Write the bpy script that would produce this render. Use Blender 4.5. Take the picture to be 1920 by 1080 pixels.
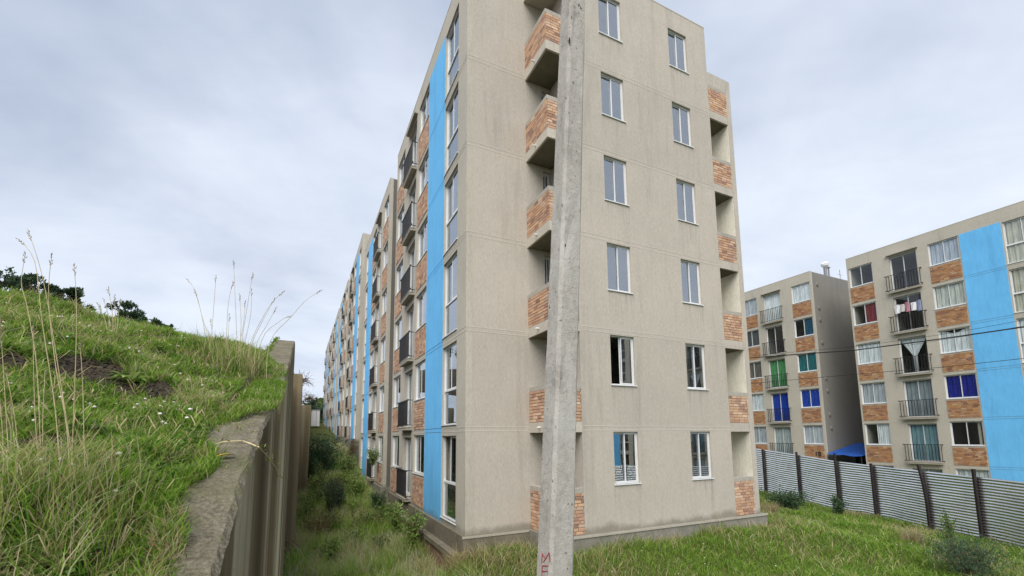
import bpy, math, random
import numpy as np
from mathutils import Matrix, Vector
random.seed(7); rng = np.random.default_rng(7)
scene = bpy.context.scene
COL = scene.collection
for o in list(bpy.data.objects): bpy.data.objects.remove(o)

# ------------------------------------------------------------------ camera
FPX, YAW, PITCH, ROLL = 827.54, 0.4448, 0.1193, -0.0083
EYE = np.array([-3.4494, -9.7712, 2.2083]); PPX, PPY = 960., 720.
fw = np.array([math.sin(YAW)*math.cos(PITCH), math.cos(YAW)*math.cos(PITCH), math.sin(PITCH)])
rt = np.array([math.cos(YAW), -math.sin(YAW), 0.]); up = np.cross(rt, fw)
rt, up = rt*math.cos(ROLL)+up*math.sin(ROLL), -rt*math.sin(ROLL)+up*math.cos(ROLL)
cam_d = bpy.data.cameras.new('camera'); cam = bpy.data.objects.new('camera', cam_d); COL.objects.link(cam)
cam.matrix_world = Matrix(((rt[0], up[0], -fw[0], EYE[0]), (rt[1], up[1], -fw[1], EYE[1]), (rt[2], up[2], -fw[2], EYE[2]), (0, 0, 0, 1)))
cam_d.sensor_width = 36.; cam_d.lens = FPX/1920*36; cam_d.shift_y = (PPY-540)/1920
cam_d.clip_start = 0.05; cam_d.clip_end = 3000
scene.camera = cam

# ------------------------------------------------------------------ world, sun, exposure
SUN_DIR = Vector((-0.53, -0.68, 1.05)).normalized()
world = bpy.data.worlds.new('World'); scene.world = world; world.use_nodes = True
wn, wl = world.node_tree.nodes, world.node_tree.links
wn.clear()
w_out = wn.new('ShaderNodeOutputWorld'); w_bg = wn.new('ShaderNodeBackground')
w_sky = wn.new('ShaderNodeTexSky'); w_sky.sky_type = 'NISHITA'; w_sky.sun_disc = False
w_sky.sun_elevation = math.asin(SUN_DIR.z); w_sky.sun_rotation = math.atan2(SUN_DIR.x, SUN_DIR.y)
w_tc = wn.new('ShaderNodeTexCoord')
w_sep = wn.new('ShaderNodeSeparateXYZ'); wl.new(w_tc.outputs['Generated'], w_sep.inputs[0])
def wmath(op, a, b):
    n = wn.new('ShaderNodeMath'); n.operation = op
    for i, v in enumerate((a, b)):
        if isinstance(v, (int, float)): n.inputs[i].default_value = v
        else: wl.new(v, n.inputs[i])
    return n.outputs[0]
# project the view direction on a cloud layer overhead, so that the clouds foreshorten to the horizon
zc = wmath('ADD', wmath('MAXIMUM', w_sep.outputs[2], 0.0), 0.22)
cx = wmath('DIVIDE', w_sep.outputs[0], zc); cy = wmath('DIVIDE', w_sep.outputs[1], zc)
w_cmb = wn.new('ShaderNodeCombineXYZ'); wl.new(cx, w_cmb.inputs[0]); wl.new(cy, w_cmb.inputs[1])
def wnoise(scale, detail, rough, dist, off):
    m = wn.new('ShaderNodeMapping'); wl.new(w_cmb.outputs[0], m.inputs[0]); m.inputs['Location'].default_value = off
    m.inputs['Rotation'].default_value = (0, 0, 0.5); m.inputs['Scale'].default_value = (1, 1.25, 1)
    n = wn.new('ShaderNodeTexNoise'); n.inputs['Scale'].default_value = scale; n.inputs['Detail'].default_value = detail
    n.inputs['Roughness'].default_value = rough; n.inputs['Distortion'].default_value = dist
    wl.new(m.outputs[0], n.inputs['Vector']); return n.outputs[0]
w_el = wmath('SUBTRACT', 0.15, wmath('MULTIPLY', wmath('MAXIMUM', w_sep.outputs[2], 0.0), 0.34))   # overcast: paler towards the horizon
w_r1 = wn.new('ShaderNodeValToRGB'); wl.new(wmath('ADD', wmath('MULTIPLY', wnoise(0.75, 5, 0.5, 0.35, (2.5, -3.0, 0)), 0.95), w_el), w_r1.inputs[0])
e = w_r1.color_ramp.elements
e[0].position = 0.30; e[0].color = (0.44, 0.51, 0.64, 1)
e[1].position = 0.68; e[1].color = (0.83, 0.895, 0.99, 1)
k = e.new(0.48); k.color = (0.72, 0.785, 0.90, 1)
w_r2 = wn.new('ShaderNodeValToRGB'); wl.new(wnoise(2.2, 8, 0.6, 0.3, (1.3, 5.2, 0)), w_r2.inputs[0])
e = w_r2.color_ramp.elements
e[0].position = 0.3; e[0].color = (0.86, 0.88, 0.92, 1); e[1].position = 0.7; e[1].color = (1.06, 1.05, 1.04, 1)
w_mul = wn.new('ShaderNodeMix'); w_mul.data_type = 'RGBA'; w_mul.blend_type = 'MULTIPLY'; w_mul.inputs['Factor'].default_value = 1
wl.new(w_r1.outputs[0], w_mul.inputs['A']); wl.new(w_r2.outputs[0], w_mul.inputs['B'])
SKY_GAIN = 0.375                      # cloud layer radiance; the exposure below brings it to the photograph's
w_g = wn.new('ShaderNodeVectorMath'); w_g.operation = 'SCALE'; wl.new(w_mul.outputs['Result'], w_g.inputs[0]); w_g.inputs['Scale'].default_value = SKY_GAIN/0.10
w_mix = wn.new('ShaderNodeMix'); w_mix.data_type = 'RGBA'; w_mix.inputs['Factor'].default_value = 0.97   # cloud cover over the blue
wl.new(w_sky.outputs[0], w_mix.inputs['A']); wl.new(w_g.outputs[0], w_mix.inputs['B'])
wl.new(w_mix.outputs['Result'], w_bg.inputs[0]); w_bg.inputs[1].default_value = 0.10
wl.new(w_bg.outputs[0], w_out.inputs[0])
sun_d = bpy.data.lights.new('sun', 'SUN'); sun_d.energy = 1.5; sun_d.angle = math.radians(50); sun_d.color = (1.0, 0.955, 0.89)
sun = bpy.data.objects.new('sun', sun_d); COL.objects.link(sun)
sun.rotation_euler = SUN_DIR.to_track_quat('Z', 'Y').to_euler()
scene.view_settings.view_transform = 'Standard'; scene.view_settings.look = 'None'
scene.view_settings.gamma = 1; scene.view_settings.exposure = 1.5; scene.view_settings.use_curve_mapping = False
scene.render.engine = 'CYCLES'
scene.cycles.max_bounces = 6; scene.cycles.transparent_max_bounces = 12

# ------------------------------------------------------------------ helpers
def ray(px, py): return fw*FPX + rt*(px-PPX) + up*(PPY-py)
def on_axis(ax, val, px, py):
    d = ray(px, py); return EYE + d*((val-EYE[ax])/d[ax])
def at_depth(depth, px, py): return EYE + ray(px, py)*(depth/FPX)

def fast_mesh(name, V, F, col=None):
    V = np.asarray(V, np.float32); F = np.asarray(F, np.int32)
    me = bpy.data.meshes.new(name)
    me.vertices.add(len(V)); me.vertices.foreach_set('co', V.ravel())
    m, k = F.shape
    me.loops.add(m*k); me.loops.foreach_set('vertex_index', F.ravel())
    me.polygons.add(m); me.polygons.foreach_set('loop_start', np.arange(0, m*k, k, dtype=np.int32))
    try: me.polygons.foreach_set('loop_total', np.full(m, k, np.int32))
    except Exception: pass
    me.update(calc_edges=True)
    if col is not None:
        a = me.attributes.new('col', 'FLOAT_COLOR', 'POINT')
        c = np.ones((len(V), 4), np.float32); c[:, :3] = col; a.data.foreach_set('color', c.ravel())
    return me

class MB:
    def __init__(self): self.v = []; self.f = []; self.c = []
    def quad(self, a, b, c, d):
        i = len(self.v); self.v += [a, b, c, d]; self.f.append((i, i+1, i+2, i+3))
    def poly(self, pts, faces):
        i = len(self.v); self.v += [tuple(p) for p in pts]; self.f += [tuple(i+j for j in f) for f in faces]
    def box(self, x0, x1, y0, y1, z0, z1, val=None):
        i = len(self.v)
        self.v += [(x0, y0, z0), (x1, y0, z0), (x1, y1, z0), (x0, y1, z0), (x0, y0, z1), (x1, y0, z1), (x1, y1, z1), (x0, y1, z1)]
        self.f += [tuple(i+j for j in q) for q in ((3, 2, 1, 0), (4, 5, 6, 7), (0, 1, 5, 4), (1, 2, 6, 5), (2, 3, 7, 6), (3, 0, 4, 7))]
        if val is not None: self.c += [val]*8
        return self
    def tube(self, pts, rad, n=6):
        pts = [Vector(p) for p in pts]; base = len(self.v); m = len(pts)
        rad = [rad]*m if isinstance(rad, (int, float)) else rad
        for i, p in enumerate(pts):
            t = (pts[min(i+1, m-1)]-pts[max(i-1, 0)]).normalized()
            a = t.cross(Vector((0.31, 0.93, 0.2))).normalized(); b = t.cross(a)
            for k in range(n):
                w = 2*math.pi*k/n; self.v.append(tuple(p+(a*math.cos(w)+b*math.sin(w))*rad[i]))
        for i in range(m-1):
            for k in range(n):
                k2 = (k+1) % n; self.f.append((base+i*n+k, base+i*n+k2, base+(i+1)*n+k2, base+(i+1)*n+k))
        self.f.append(tuple(base+k for k in range(n))[::-1]); self.f.append(tuple(base+(m-1)*n+k for k in range(n)))
        return self
    def mesh(self, name):
        me = bpy.data.meshes.new(name); me.from_pydata(self.v, [], self.f); me.update()
        if self.c:
            a = me.attributes.new('bc', 'FLOAT', 'POINT'); a.data.foreach_set('value', np.array(self.c, np.float32))
        return me

def link(name, me, mat=None, parent=None, loc=(0, 0, 0), rz=0, kind=None, label=None):
    if isinstance(me, MB): me = me.mesh(name)
    if me is not None and mat is not None and not me.materials: me.materials.append(mat)
    o = bpy.data.objects.new(name, me); COL.objects.link(o)
    o.location = loc; o.rotation_euler = (0, 0, rz)
    if parent: o.parent = parent
    if kind: o['kind'] = kind
    if label: o['label'] = label
    return o
def tag(o, label, cat, group=None):
    o['label'] = label; o['category'] = cat
    if group: o['group'] = group
    return o
def thing(name, label, cat, loc=(0, 0, 0), group=None):
    o = bpy.data.objects.new(name, None); COL.objects.link(o); o.location = loc; o.empty_display_size = 0.3
    return tag(o, label, cat, group)

# ------------------------------------------------------------------ materials
class NT:
    def __init__(self, name):
        self.m = bpy.data.materials.new(name); self.m.use_nodes = True
        self.t = self.m.node_tree; self.n = self.t.nodes; self.l = self.t.links
        self.b = self.n['Principled BSDF']; self.out = self.n['Material Output']
    def node(self, kind, **kw):
        n = self.n.new(kind)
        for k, v in kw.items(): setattr(n, k, v)
        return n
    def inp(self, sock, v):
        if hasattr(v, 'is_output') or isinstance(v, bpy.types.NodeSocket): self.l.new(v, sock)
        elif isinstance(v, (tuple, list)) and len(v) == 3 and sock.type == 'RGBA': sock.default_value = (*v, 1)
        else: sock.default_value = v
    def noise(self, scale, detail=4, rough=.55, stretch=(1, 1, 1), coord='Object', loc=(0, 0, 0), dist=0):
        tc = self.node('ShaderNodeTexCoord'); mp = self.node('ShaderNodeMapping')
        if coord == 'World':
            g = self.node('ShaderNodeNewGeometry'); self.l.new(g.outputs['Position'], mp.inputs[0])
        else: self.l.new(tc.outputs[coord], mp.inputs[0])
        mp.inputs['Scale'].default_value = stretch; mp.inputs['Location'].default_value = loc
        n = self.node('ShaderNodeTexNoise'); n.inputs['Scale'].default_value = scale; n.inputs['Detail'].default_value = detail
        n.inputs['Roughness'].default_value = rough; n.inputs['Distortion'].default_value = dist
        self.l.new(mp.outputs[0], n.inputs['Vector']); return n.outputs[0]
    def ramp(self, fac, stops):
        r = self.node('ShaderNodeValToRGB'); self.inp(r.inputs[0], fac); e = r.color_ramp.elements
        while len(e) < len(stops): e.new(.5)
        for el, (p, c) in zip(e, stops):
            el.position = p; el.color = (*c, 1) if isinstance(c, tuple) else (c, c, c, 1)
        return r.outputs[0]
    def mix(self, fac, a, b, blend='MIX'):
        n = self.node('ShaderNodeMix', data_type='RGBA', blend_type=blend)
        self.inp(n.inputs['Factor'], fac); self.inp(n.inputs['A'], a); self.inp(n.inputs['B'], b); return n.outputs['Result']
    def math(self, op, a, b=0., clamp=False):
        n = self.node('ShaderNodeMath', operation=op, use_clamp=clamp); self.inp(n.inputs[0], a); self.inp(n.inputs[1], b); return n.outputs[0]
    def bump(self, h, strength, dist):
        n = self.node('ShaderNodeBump'); self.inp(n.inputs['Height'], h); n.inputs['Strength'].default_value = strength
        n.inputs['Distance'].default_value = dist; self.l.new(n.outputs[0], self.b.inputs['Normal'])
    def set(self, **kw):
        for k, v in kw.items(): self.inp(self.b.inputs[k.replace('_', ' ')], v)
        return self.m

def plaster(name, base, seed=0, stain=.6, streak=.18, grain=.40, sills=()):
    t = NT(name)
    big = t.noise(.45, 4, .6, loc=(seed, 2, 1)); st = t.noise(13, 5, .7, (1, 1, .17), loc=(seed, 0, 0)); fine = t.noise(38, 3, .65, (1, 1, .28))
    dark = tuple(c*f for c, f in zip(base, (.78, .79, .79))); lite = tuple(min(1, c*f) for c, f in zip(base, (1.17, 1.12, 1.09)))
    c = t.ramp(big, [(.28, dark), (.72, lite)])
    c = t.mix(.35, c, t.ramp(t.noise(2.3, 6, .7, (1, 1, .6), loc=(seed, 6, 3)), [(.3, tuple(x*.74 for x in base)), (.7, tuple(min(1, x*1.2) for x in base))]))
    c = t.mix(streak*2, c, t.ramp(st, [(.3, tuple(x*.72 for x in base)), (.7, tuple(min(1, x*1.18) for x in base))]))
    c = t.mix(grain, c, t.ramp(fine, [(.32, tuple(x*.70 for x in base)), (.68, tuple(min(1, x*1.22) for x in base))]))
    # weathering: dirt runs that reach down from grooves and splash marks near the base
    drip = t.noise(2.6, 6, .7, (1, 1, .1), loc=(seed*3+4, 1, 0))
    c = t.mix(t.math('MULTIPLY', t.ramp(drip, [(.53, 0.), (.72, 1.)]), stain*.72), c, tuple(x*.55 for x in base))
    tc = t.node('ShaderNodeTexCoord'); sp = t.node('ShaderNodeSeparateXYZ'); t.l.new(tc.outputs['Object'], sp.inputs[0])
    low = t.math('SUBTRACT', t.math('ADD', .62, t.math('MULTIPLY', t.noise(1.6, 5, .65, loc=(9, 3, seed)), .9)), t.math('MULTIPLY', sp.outputs[2], 1.9))
    c = t.mix(t.math('MULTIPLY', t.ramp(low, [(.72, 0.), (1.15, 1.)]), stain), c, (.13, .125, .085))
    if sills:   # each storey was rendered on its own: slight tone steps; rain runs below the window sills
        wn_ = t.node('ShaderNodeTexWhiteNoise', noise_dimensions='1D'); t.l.new(t.math('FLOOR', t.math('DIVIDE', sp.outputs[2], 2.4)), wn_.inputs['W'])
        c = t.mix(1., c, t.ramp(wn_.outputs['Value'], [(0., .93), (1., 1.)]), 'MULTIPLY')
        dist = t.math('MULTIPLY', t.math('FRACT', t.math('DIVIDE', t.math('SUBTRACT', 1.04+24, sp.outputs[2]), 2.4)), 2.4)
        fade = t.ramp(dist, [(0., 1.), (.85, 0.)]); cols = 0.
        for a, b in sills:
            m = t.math('MULTIPLY', t.math('GREATER_THAN', sp.outputs[0], a), t.math('LESS_THAN', sp.outputs[0], b)); cols = t.math('ADD', cols, m)
        run = t.ramp(t.noise(16, 4, .7, (1, 1, .05), loc=(1, 8, 2)), [(.46, 0.), (.68, 1.)])
        c = t.mix(t.math('MULTIPLY', t.math('MULTIPLY', run, fade), t.math('MULTIPLY', cols, .55)), c, tuple(x*.5 for x in base))
    t.bump(t.math('ADD', fine, t.math('MULTIPLY', st, .8)), .35, .012)
    return t.set(Base_Color=c, Roughness=.92, Specular_IOR_Level=.25)
M = {}
M['plaster'] = plaster('beige_plaster', (.495, .453, .392), 1, sills=((3.33, 4.16), (5.87, 6.69)))
M['plaster_side'] = plaster('beige_plaster_facade', (.475, .445, .375), 5, .45)
M['plaster_clean'] = plaster('beige_plaster_trim', (.52, .48, .41), 3, .25)
M['grey_wall'] = plaster('grey_end_wall_plaster', (.235, .225, .205), 2, .5)
M['shaded_wall'] = plaster('grey_end_wall_shaded', (.155, .145, .13), 9, .4)  # shaded copy of the grey end wall: gap shade put into colour
M['joint'] = plaster('groove_edge_plaster', (.58, .54, .47), 8, .1)
M['blue'] = plaster('blue_paint', (.15, .50, .90), 4, .5, .15, .12)
M['cream_lifted'] = plaster('cream_loggia_lifted', (.80, .765, .65), 7, .12)  # cream paint, made paler to offset the shade inside the loggia
M['coping'] = plaster('coping_cement', (.40, .375, .33), 6, .6)

def concrete(name, base, moss=0., scale=1., streak=False, pits=False):
    t = NT(name)
    a = t.noise(1.3*scale, 6, .65, (1, 1, .35) if streak else (1, 1, 1)); b = t.noise(14*scale, 5, .7, (1, 1, .4) if streak else (1, 1, 1)); f = t.noise(160, 2, .7)
    c = t.ramp(a, [(.28, tuple(x*.62 for x in base)), (.72, tuple(min(1, x*1.25) for x in base))])
    c = t.mix(.45, c, t.ramp(b, [(.3, tuple(x*.55 for x in base)), (.7, tuple(min(1, x*1.3) for x in base))]))
    c = t.mix(.3, c, t.ramp(f, [(.35, tuple(x*.5 for x in base)), (.65, tuple(min(1, x*1.35) for x in base))]))
    if pits:
        c = t.mix(t.ramp(t.noise(34, 3, .6, (1, 1, .8)), [(.66, 0.), (.70, .85)]), c, (.07, .065, .055)); c = t.mix(t.ramp(t.noise(7, 6, .75, (1, 1, .55), loc=(2, 5, 1)), [(.52, 0.), (.68, .6)]), c, (.21, .195, .165)); c = t.mix(t.ramp(t.noise(3, 6, .7, (1.2, 1.2, .4), loc=(8, 5, 1)), [(.52, 0.), (.64, .5)]), c, (.60, .585, .55))
    if moss:
        mm = t.noise(2.2*scale, 7, .7, loc=(3, 7, 1)); c = t.mix(t.math('MULTIPLY', t.ramp(mm, [(.45, 0.), (.66, 1.)]), moss), c, (.085, .085, .04))
    t.bump(t.math('ADD', t.math('MULTIPLY', b, .7), t.math('MULTIPLY', f, .5)), .55, .02)
    return t.set(Base_Color=c, Roughness=.93, Specular_IOR_Level=.25)
M['plinth'] = concrete('plinth_concrete', (.27, .255, .22), .55)
M['ledge'] = concrete('ledge_concrete', (.21, .185, .14), .5)
M['footing'] = concrete('footing_red_earth', (.30, .19, .135), .15)
M['pole'] = concrete('pole_concrete', (.52, .495, .45), .0, 1.6, False, True)
M['soffit'] = concrete('olive_soffit', (.17, .155, .115), .4)  # darker and more olive than the plaster around it
M['slab'] = concrete('interior_slab', (.30, .29, .27))

def wall_mat(name, g):
    t = NT(name)
    st = t.noise(.8, 5, .6, (1, 1, .035), dist=.3); st2 = t.noise(.5, 5, .6, (1, 1, .12), loc=(4, 0, 0)); f = t.noise(60, 4, .7)
    side = t.ramp(st, [(.30, (.045, .034, .02)), (.43, (.105, .08, .048)), (.52, (.165, .13, .08)), (.57, (.40, .36, .27)), (.61, (.22, .185, .125)), (.72, (.40, .37, .30))])
    side = t.mix(1., side, (g, g, g), 'MULTIPLY')
    side = t.mix(t.ramp(st2, [(.45, 0.), (.65, .6)]), side, (.17, .155, .085))
    a = t.noise(3.2, 7, .7); top = t.ramp(a, [(.3, (.07, .06, .04)), (.5, (.15, .13, .09)), (.7, (.28, .25, .19))])
    top = t.mix(.35, top, t.ramp(f, [(.38, (.05, .045, .03)), (.66, (.38, .35, .28))]))
    top = t.mix(t.math('MULTIPLY', t.ramp(t.noise(1.9, 6, .7, loc=(7, 1, 2)), [(.48, 0.), (.64, 1.)]), .7), top, (.10, .105, .035))
    g = t.node('ShaderNodeNewGeometry'); sp = t.node('ShaderNodeSeparateXYZ'); t.l.new(g.outputs['True Normal'], sp.inputs[0])
    c = t.mix(t.ramp(sp.outputs[2], [(.25, 0.), (.55, 1.)]), side, top)
    t.bump(t.math('ADD', f, t.math('MULTIPLY', a, 1.5)), .7, .02)
    return t.set(Base_Color=c, Roughness=.95, Specular_IOR_Level=.2)
M['wall'] = wall_mat('mossy_retaining_wall', 1.2); M['wall_pale'] = wall_mat('streaked_retaining_wall', 1.9)

def brick_mat(name, sat):
    t = NT(name)
    oi = t.node('ShaderNodeObjectInfo'); at = t.node('ShaderNodeAttribute', attribute_name='bc')
    k = t.math('FRACT', t.math('ADD', oi.outputs['Random'], at.outputs['Fac']))
    c = t.ramp(k, [(0., (.20, .11, .085)), (.10, (.42, .235, .15)), (.24, (.55, .34, .21)), (.40, (.64, .42, .25)), (.54, (.43, .24, .165)), (.68, (.74, .56, .40)), (.80, (.25, .145, .125)), (.90, (.62, .39, .26)), (1., (.36, .20, .14))])
    c = t.mix(.25, c, t.ramp(t.noise(45, 4, .7), [(.3, (.24, .15, .12)), (.7, (.70, .53, .42))]))
    hs = t.node('ShaderNodeHueSaturation'); hs.inputs['Saturation'].default_value = sat; hs.inputs['Value'].default_value = 1 if sat < 1.05 else .80; t.l.new(c, hs.inputs['Color']); c = hs.outputs[0]
    t.bump(t.noise(90, 3, .7), .4, .006)
    return t.set(Base_Color=c, Roughness=.9, Specular_IOR_Level=.25)
M['brick'] = brick_mat('facing_brick', 1.04); M['brick_orange'] = brick_mat('orange_facing_brick', 1.32)
def simple(name, c, rough=.5, metal=0., var=.15, scale=12, spec=.5):
    t = NT(name); n = t.noise(scale, 4, .6)
    col = t.ramp(n, [(.3, tuple(x*(1-var) for x in c)), (.7, tuple(min(1, x*(1+var)) for x in c))])
    return t.set(Base_Color=col, Roughness=rough, Metallic=metal, Specular_IOR_Level=spec)
M['alu'] = simple('white_aluminium_frame', (.72, .73, .74), .38, 0., .06)
M['alu_dark'] = simple('grey_aluminium_track', (.22, .22, .23), .4)
M['rail'] = simple('black_painted_steel', (.018, .018, .02), .45)
M['mortar'] = simple('mortar', (.34, .29, .25), .95, 0, .2, 30)
M['post'] = simple('fence_post_maroon', (.020, .012, .013), .6, 0, .3)
def glass(name, base_ref, tint):
    t = NT(name); t.n.remove(t.b)
    lw = t.node('ShaderNodeLayerWeight'); lw.inputs[0].default_value = .5     # Schlick, the same from both sides of the pane
    fac = t.math('ADD', base_ref, t.math('MULTIPLY', t.math('POWER', lw.outputs['Facing'], 5.), 1-base_ref), True)
    tr = t.node('ShaderNodeBsdfTransparent'); tr.inputs[0].default_value = (*tint, 1)
    gl = t.node('ShaderNodeBsdfGlossy'); gl.inputs['Roughness'].default_value = .015; gl.inputs[0].default_value = (.93, .96, 1, 1)
    bp = t.node('ShaderNodeBump'); bp.inputs['Strength'].default_value = .03; bp.inputs['Distance'].default_value = .02
    t.l.new(t.noise(1.4, 2, .5), bp.inputs['Height']); t.l.new(bp.outputs[0], gl.inputs['Normal'])
    mx = t.node('ShaderNodeMixShader'); t.l.new(fac, mx.inputs[0]); t.l.new(tr.outputs[0], mx.inputs[1]); t.l.new(gl.outputs[0], mx.inputs[2])
    t.l.new(mx.outputs[0], t.out.inputs[0]); return t.m
M['glass'] = glass('reflective_glass', .31, (.60, .64, .64))
M['glass_clear'] = glass('clear_glass', .035, (.93, .95, .95))
def zinc():
    t = NT('zinc_sheet'); n = t.noise(1.2, 5, .6, (1, 1, 3)); r = t.noise(25, 3, .7)
    c = t.ramp(n, [(.3, (.66, .67, .68)), (.7, (.86, .87, .88))])
    c = t.mix(t.ramp(r, [(.6, 0.), (.8, .35)]), c, (.42, .36, .30)); c = t.mix(t.ramp(t.noise(.9, 5, .7, (1, 1, .5), loc=(2, 2, 2)), [(.55, 0.), (.70, .45)]), c, (.50, .48, .45))
    oi = t.node('ShaderNodeObjectInfo'); c = t.mix(t.math('MULTIPLY', oi.outputs['Random'], .22), c, (.55, .55, .55))
    return t.set(Base_Color=c, Roughness=t.ramp(n, [(.3, .30), (.7, .20)]), Metallic=1.)
M['zinc'] = zinc()
def soil(name, stops, scale=1.1, coord='World', bumpd=.05):
    t = NT(name); a = t.noise(scale, 7, .65, coord=coord); b = t.noise(scale*14, 5, .7, coord=coord)
    c = t.ramp(a, stops); c = t.mix(.5, c, t.ramp(b, [(.25, tuple(x*.45 for x in stops[0][1])), (.75, tuple(min(1, x*1.5) for x in stops[-1][1]))]))
    t.bump(t.math('ADD', a, b), .8, bumpd)
    return t.set(Base_Color=c, Roughness=1., Specular_IOR_Level=.1)
M['ground'] = soil('grassy_earth', [(.3, (.05, .075, .018)), (.5, (.075, .11, .024)), (.7, (.14, .125, .05))])
M['hill'] = soil('hill_earth', [(.3, (.045, .036, .03)), (.5, (.07, .055, .042)), (.7, (.10, .085, .06))], 1.6)
M['farhill'] = soil('far_hill_green', [(.3, (.03, .055, .02)), (.5, (.05, .09, .03)), (.7, (.09, .12, .045))], .05)
def leafmat(name, trans=.35, rough=.6):
    t = NT(name); a = t.node('ShaderNodeAttribute', attribute_name='col')
    t.set(Base_Color=a.outputs['Color'], Roughness=rough, Specular_IOR_Level=.3)
    tl = t.node('ShaderNodeBsdfTranslucent'); t.l.new(a.outputs['Color'], tl.inputs[0])
    mx = t.node('ShaderNodeMixShader'); mx.inputs[0].default_value = trans
    t.l.new(t.b.outputs[0], mx.inputs[1]); t.l.new(tl.outputs[0], mx.inputs[2]); t.l.new(mx.outputs[0], t.out.inputs[0]); return t.m
M['leaf'] = leafmat('foliage'); M['grass'] = leafmat('grass_blade', .5, .55)
M['bark'] = simple('bark', (.10, .075, .05), .95, 0, .4, 20, .2)
M['straw'] = simple('dry_straw', (.55, .46, .28), .8, 0, .25, 30, .2)
M['seed'] = simple('seed_head', (.30, .25, .19), .9, 0, .3, 40, .2)
M['flower'] = simple('white_clover', (.72, .66, .62), .8, 0, .2, 60, .2)
M['cable'] = simple('black_cable', (.012, .012, .013), .6)
M['red_paint'] = simple('red_paint', (.36, .035, .045), .7, 0, .35, 60)
M['black'] = simple('black_paint', (.012, .012, .012), .6)
M['hole_patch'] = simple('painted_hole_dark', (.01, .01, .01), 1)
M['tarp'] = simple('blue_tarpaulin', (.012, .075, .33), .5, 0, .2, 3)
M['white_paint'] = simple('white_sheet_metal', (.78, .79, .80), .5, 0, .05)
M['yellow_leaf'] = simple('yellow_leaf', (.80, .50, .03), .6, 0, .3, 40)
_cm = {}
def cloth(c):
    if c not in _cm:
        t = NT('curtain_cloth_%d' % len(_cm)); n = t.noise(9, 4, .6, (1, 1, .2))
        col = t.ramp(n, [(.3, tuple(x*.75 for x in c)), (.7, tuple(min(1, x*1.15) for x in c))])
        _cm[c] = t.set(Base_Color=col, Roughness=.95, Specular_IOR_Level=.1)
    return _cm[c]

# ------------------------------------------------------------------ terrain
ctrl = np.array([  # x, y, z of the yard
 (.3, -.7, -.36), (2, -1.7, -.36), (4, -1.5, -.33), (6, -1.5, -.32), (8.6, -1.5, -.34), (9.5, -.5, -.45), (10, 2, -.5), (12, 6, -.7), (2, -3.2, -.58), (5, -3.5, -.62), (8, -4.5, -.75),
 (1, -5, -.8), (-1, -3.6, -1.05), (-.9, -1.2, -.95), (-3, -5, -1.5), (-3, -9, -1.6), (-1.6, 2.4, -1.27), (-3.4, 1, -1.42), (-.9, .6, -1.12), (-.7, 3, -1.1), (-1.5, 6, -1.05), (-3.3, 6, -1.1), (-1.5, 10, -.75), (-3, 12, -.6),
 (-1.5, 15, -.35), (-1.5, 18, -.1), (-1.8, 21, .55), (-1.5, 24, 1.2), (-1.5, 35, 1.9), (-1.5, 50, 2.9), (-1.5, 60, 4.0), (-2, 80, 5.0), (3, 30, 1.6), (5, 60, 4.0), (4, 5, -.4), (4, 15, -.3),
 (19.9, 6.7, -1.0), (18.6, 4, -1.06), (17.5, 1.7, -1.06), (16.6, 0, -.96), (15.7, -2, -1.0), (15, -3.5, -.99), (14.5, -4.5, -.97), (13, -8, -1.1), (10, -12, -1.2), (5, -9, -1.0), (0, -14, -1.4),
 (12, -2, -.75), (13, 1, -.8), (22, 3, -1.5), (25, -3, -1.85), (26, 6, -1.85), (26, 14, -1.8), (25, -14, -1.9), (30, 0, -1.9), (40, -10, -2), (40, 30, -1.5), (10, 40, 1.5), (-10, -20, -1.5), (30, -40, -2)])
def ground_z(x, y):
    x = np.asarray(x, float); y = np.asarray(y, float); s = x.shape
    x = x.ravel(); y = y.ravel(); out = np.empty_like(x)
    for i in range(0, len(x), 20000):
        d2 = (x[i:i+20000, None]-ctrl[:, 0])**2+(y[i:i+20000, None]-ctrl[:, 1])**2+.25
        w = d2**-1.7; out[i:i+20000] = (w*ctrl[:, 2]).sum(1)/w.sum(1)
    out += .035*np.sin(x*1.7+.4*y)*np.cos(y*1.3-.3*x)+.018*np.sin(4.1*x+1)*np.sin(3.7*y)
    return out.reshape(s)
WX0, WX1 = -4.05, -3.66
def zcap(y): return np.interp(y, [-16, -9.77, -7.83, -7.2, -6.07, -4.0, 1.14, 3], [-.3, 1.15, 1.74, 1.99, 2.30, 2.74, 4.38, 4.9])
def hill_z(x, y):
    x = np.asarray(x, float); y = np.asarray(y, float)
    l = np.maximum(0, -4.0-x)
    base = np.interp(y, [-30, -16, -9.77, -7.83, -6.07, -4.0, -2.6, -1.2, 0, 1.5, 5, 12, 70, 160], [-2, -.25, 1.17, 1.76, 2.32, 2.80, 3.24, 3.62, 3.84, 3.90, 3.9, 4.3, 12.0, 24.])
    lat = np.interp(l, [0, .35, 1.2, 3, 5, 12, 40, 120], [0, .05, .37, .90, 1.24, 2.1, 5.2, 8.6])
    mound = .10*np.exp(-((x+4.45)**2/.12+(y+7.6)**2/.5))+.085*np.sin(2.3*x+1.1*y)*np.sin(1.9*y-.7*x)*np.minimum(1, l*2)+.045*np.sin(7.1*x+2*y)*np.cos(6.3*y-3*x)*np.minimum(1, l*3)+.018*np.sin(17*x+5*y)*np.sin(15*y-4*x)*np.minimum(1, l*3)
    return base+lat*np.interp(y, [-14, -9, -4, 0, 6, 12], [.3, .75, .95, .45, .45, 1])+mound-.30*np.clip((x+4.03)/.06, 0, 1)*np.clip((3.5-y)/.5, 0, 1)
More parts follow.
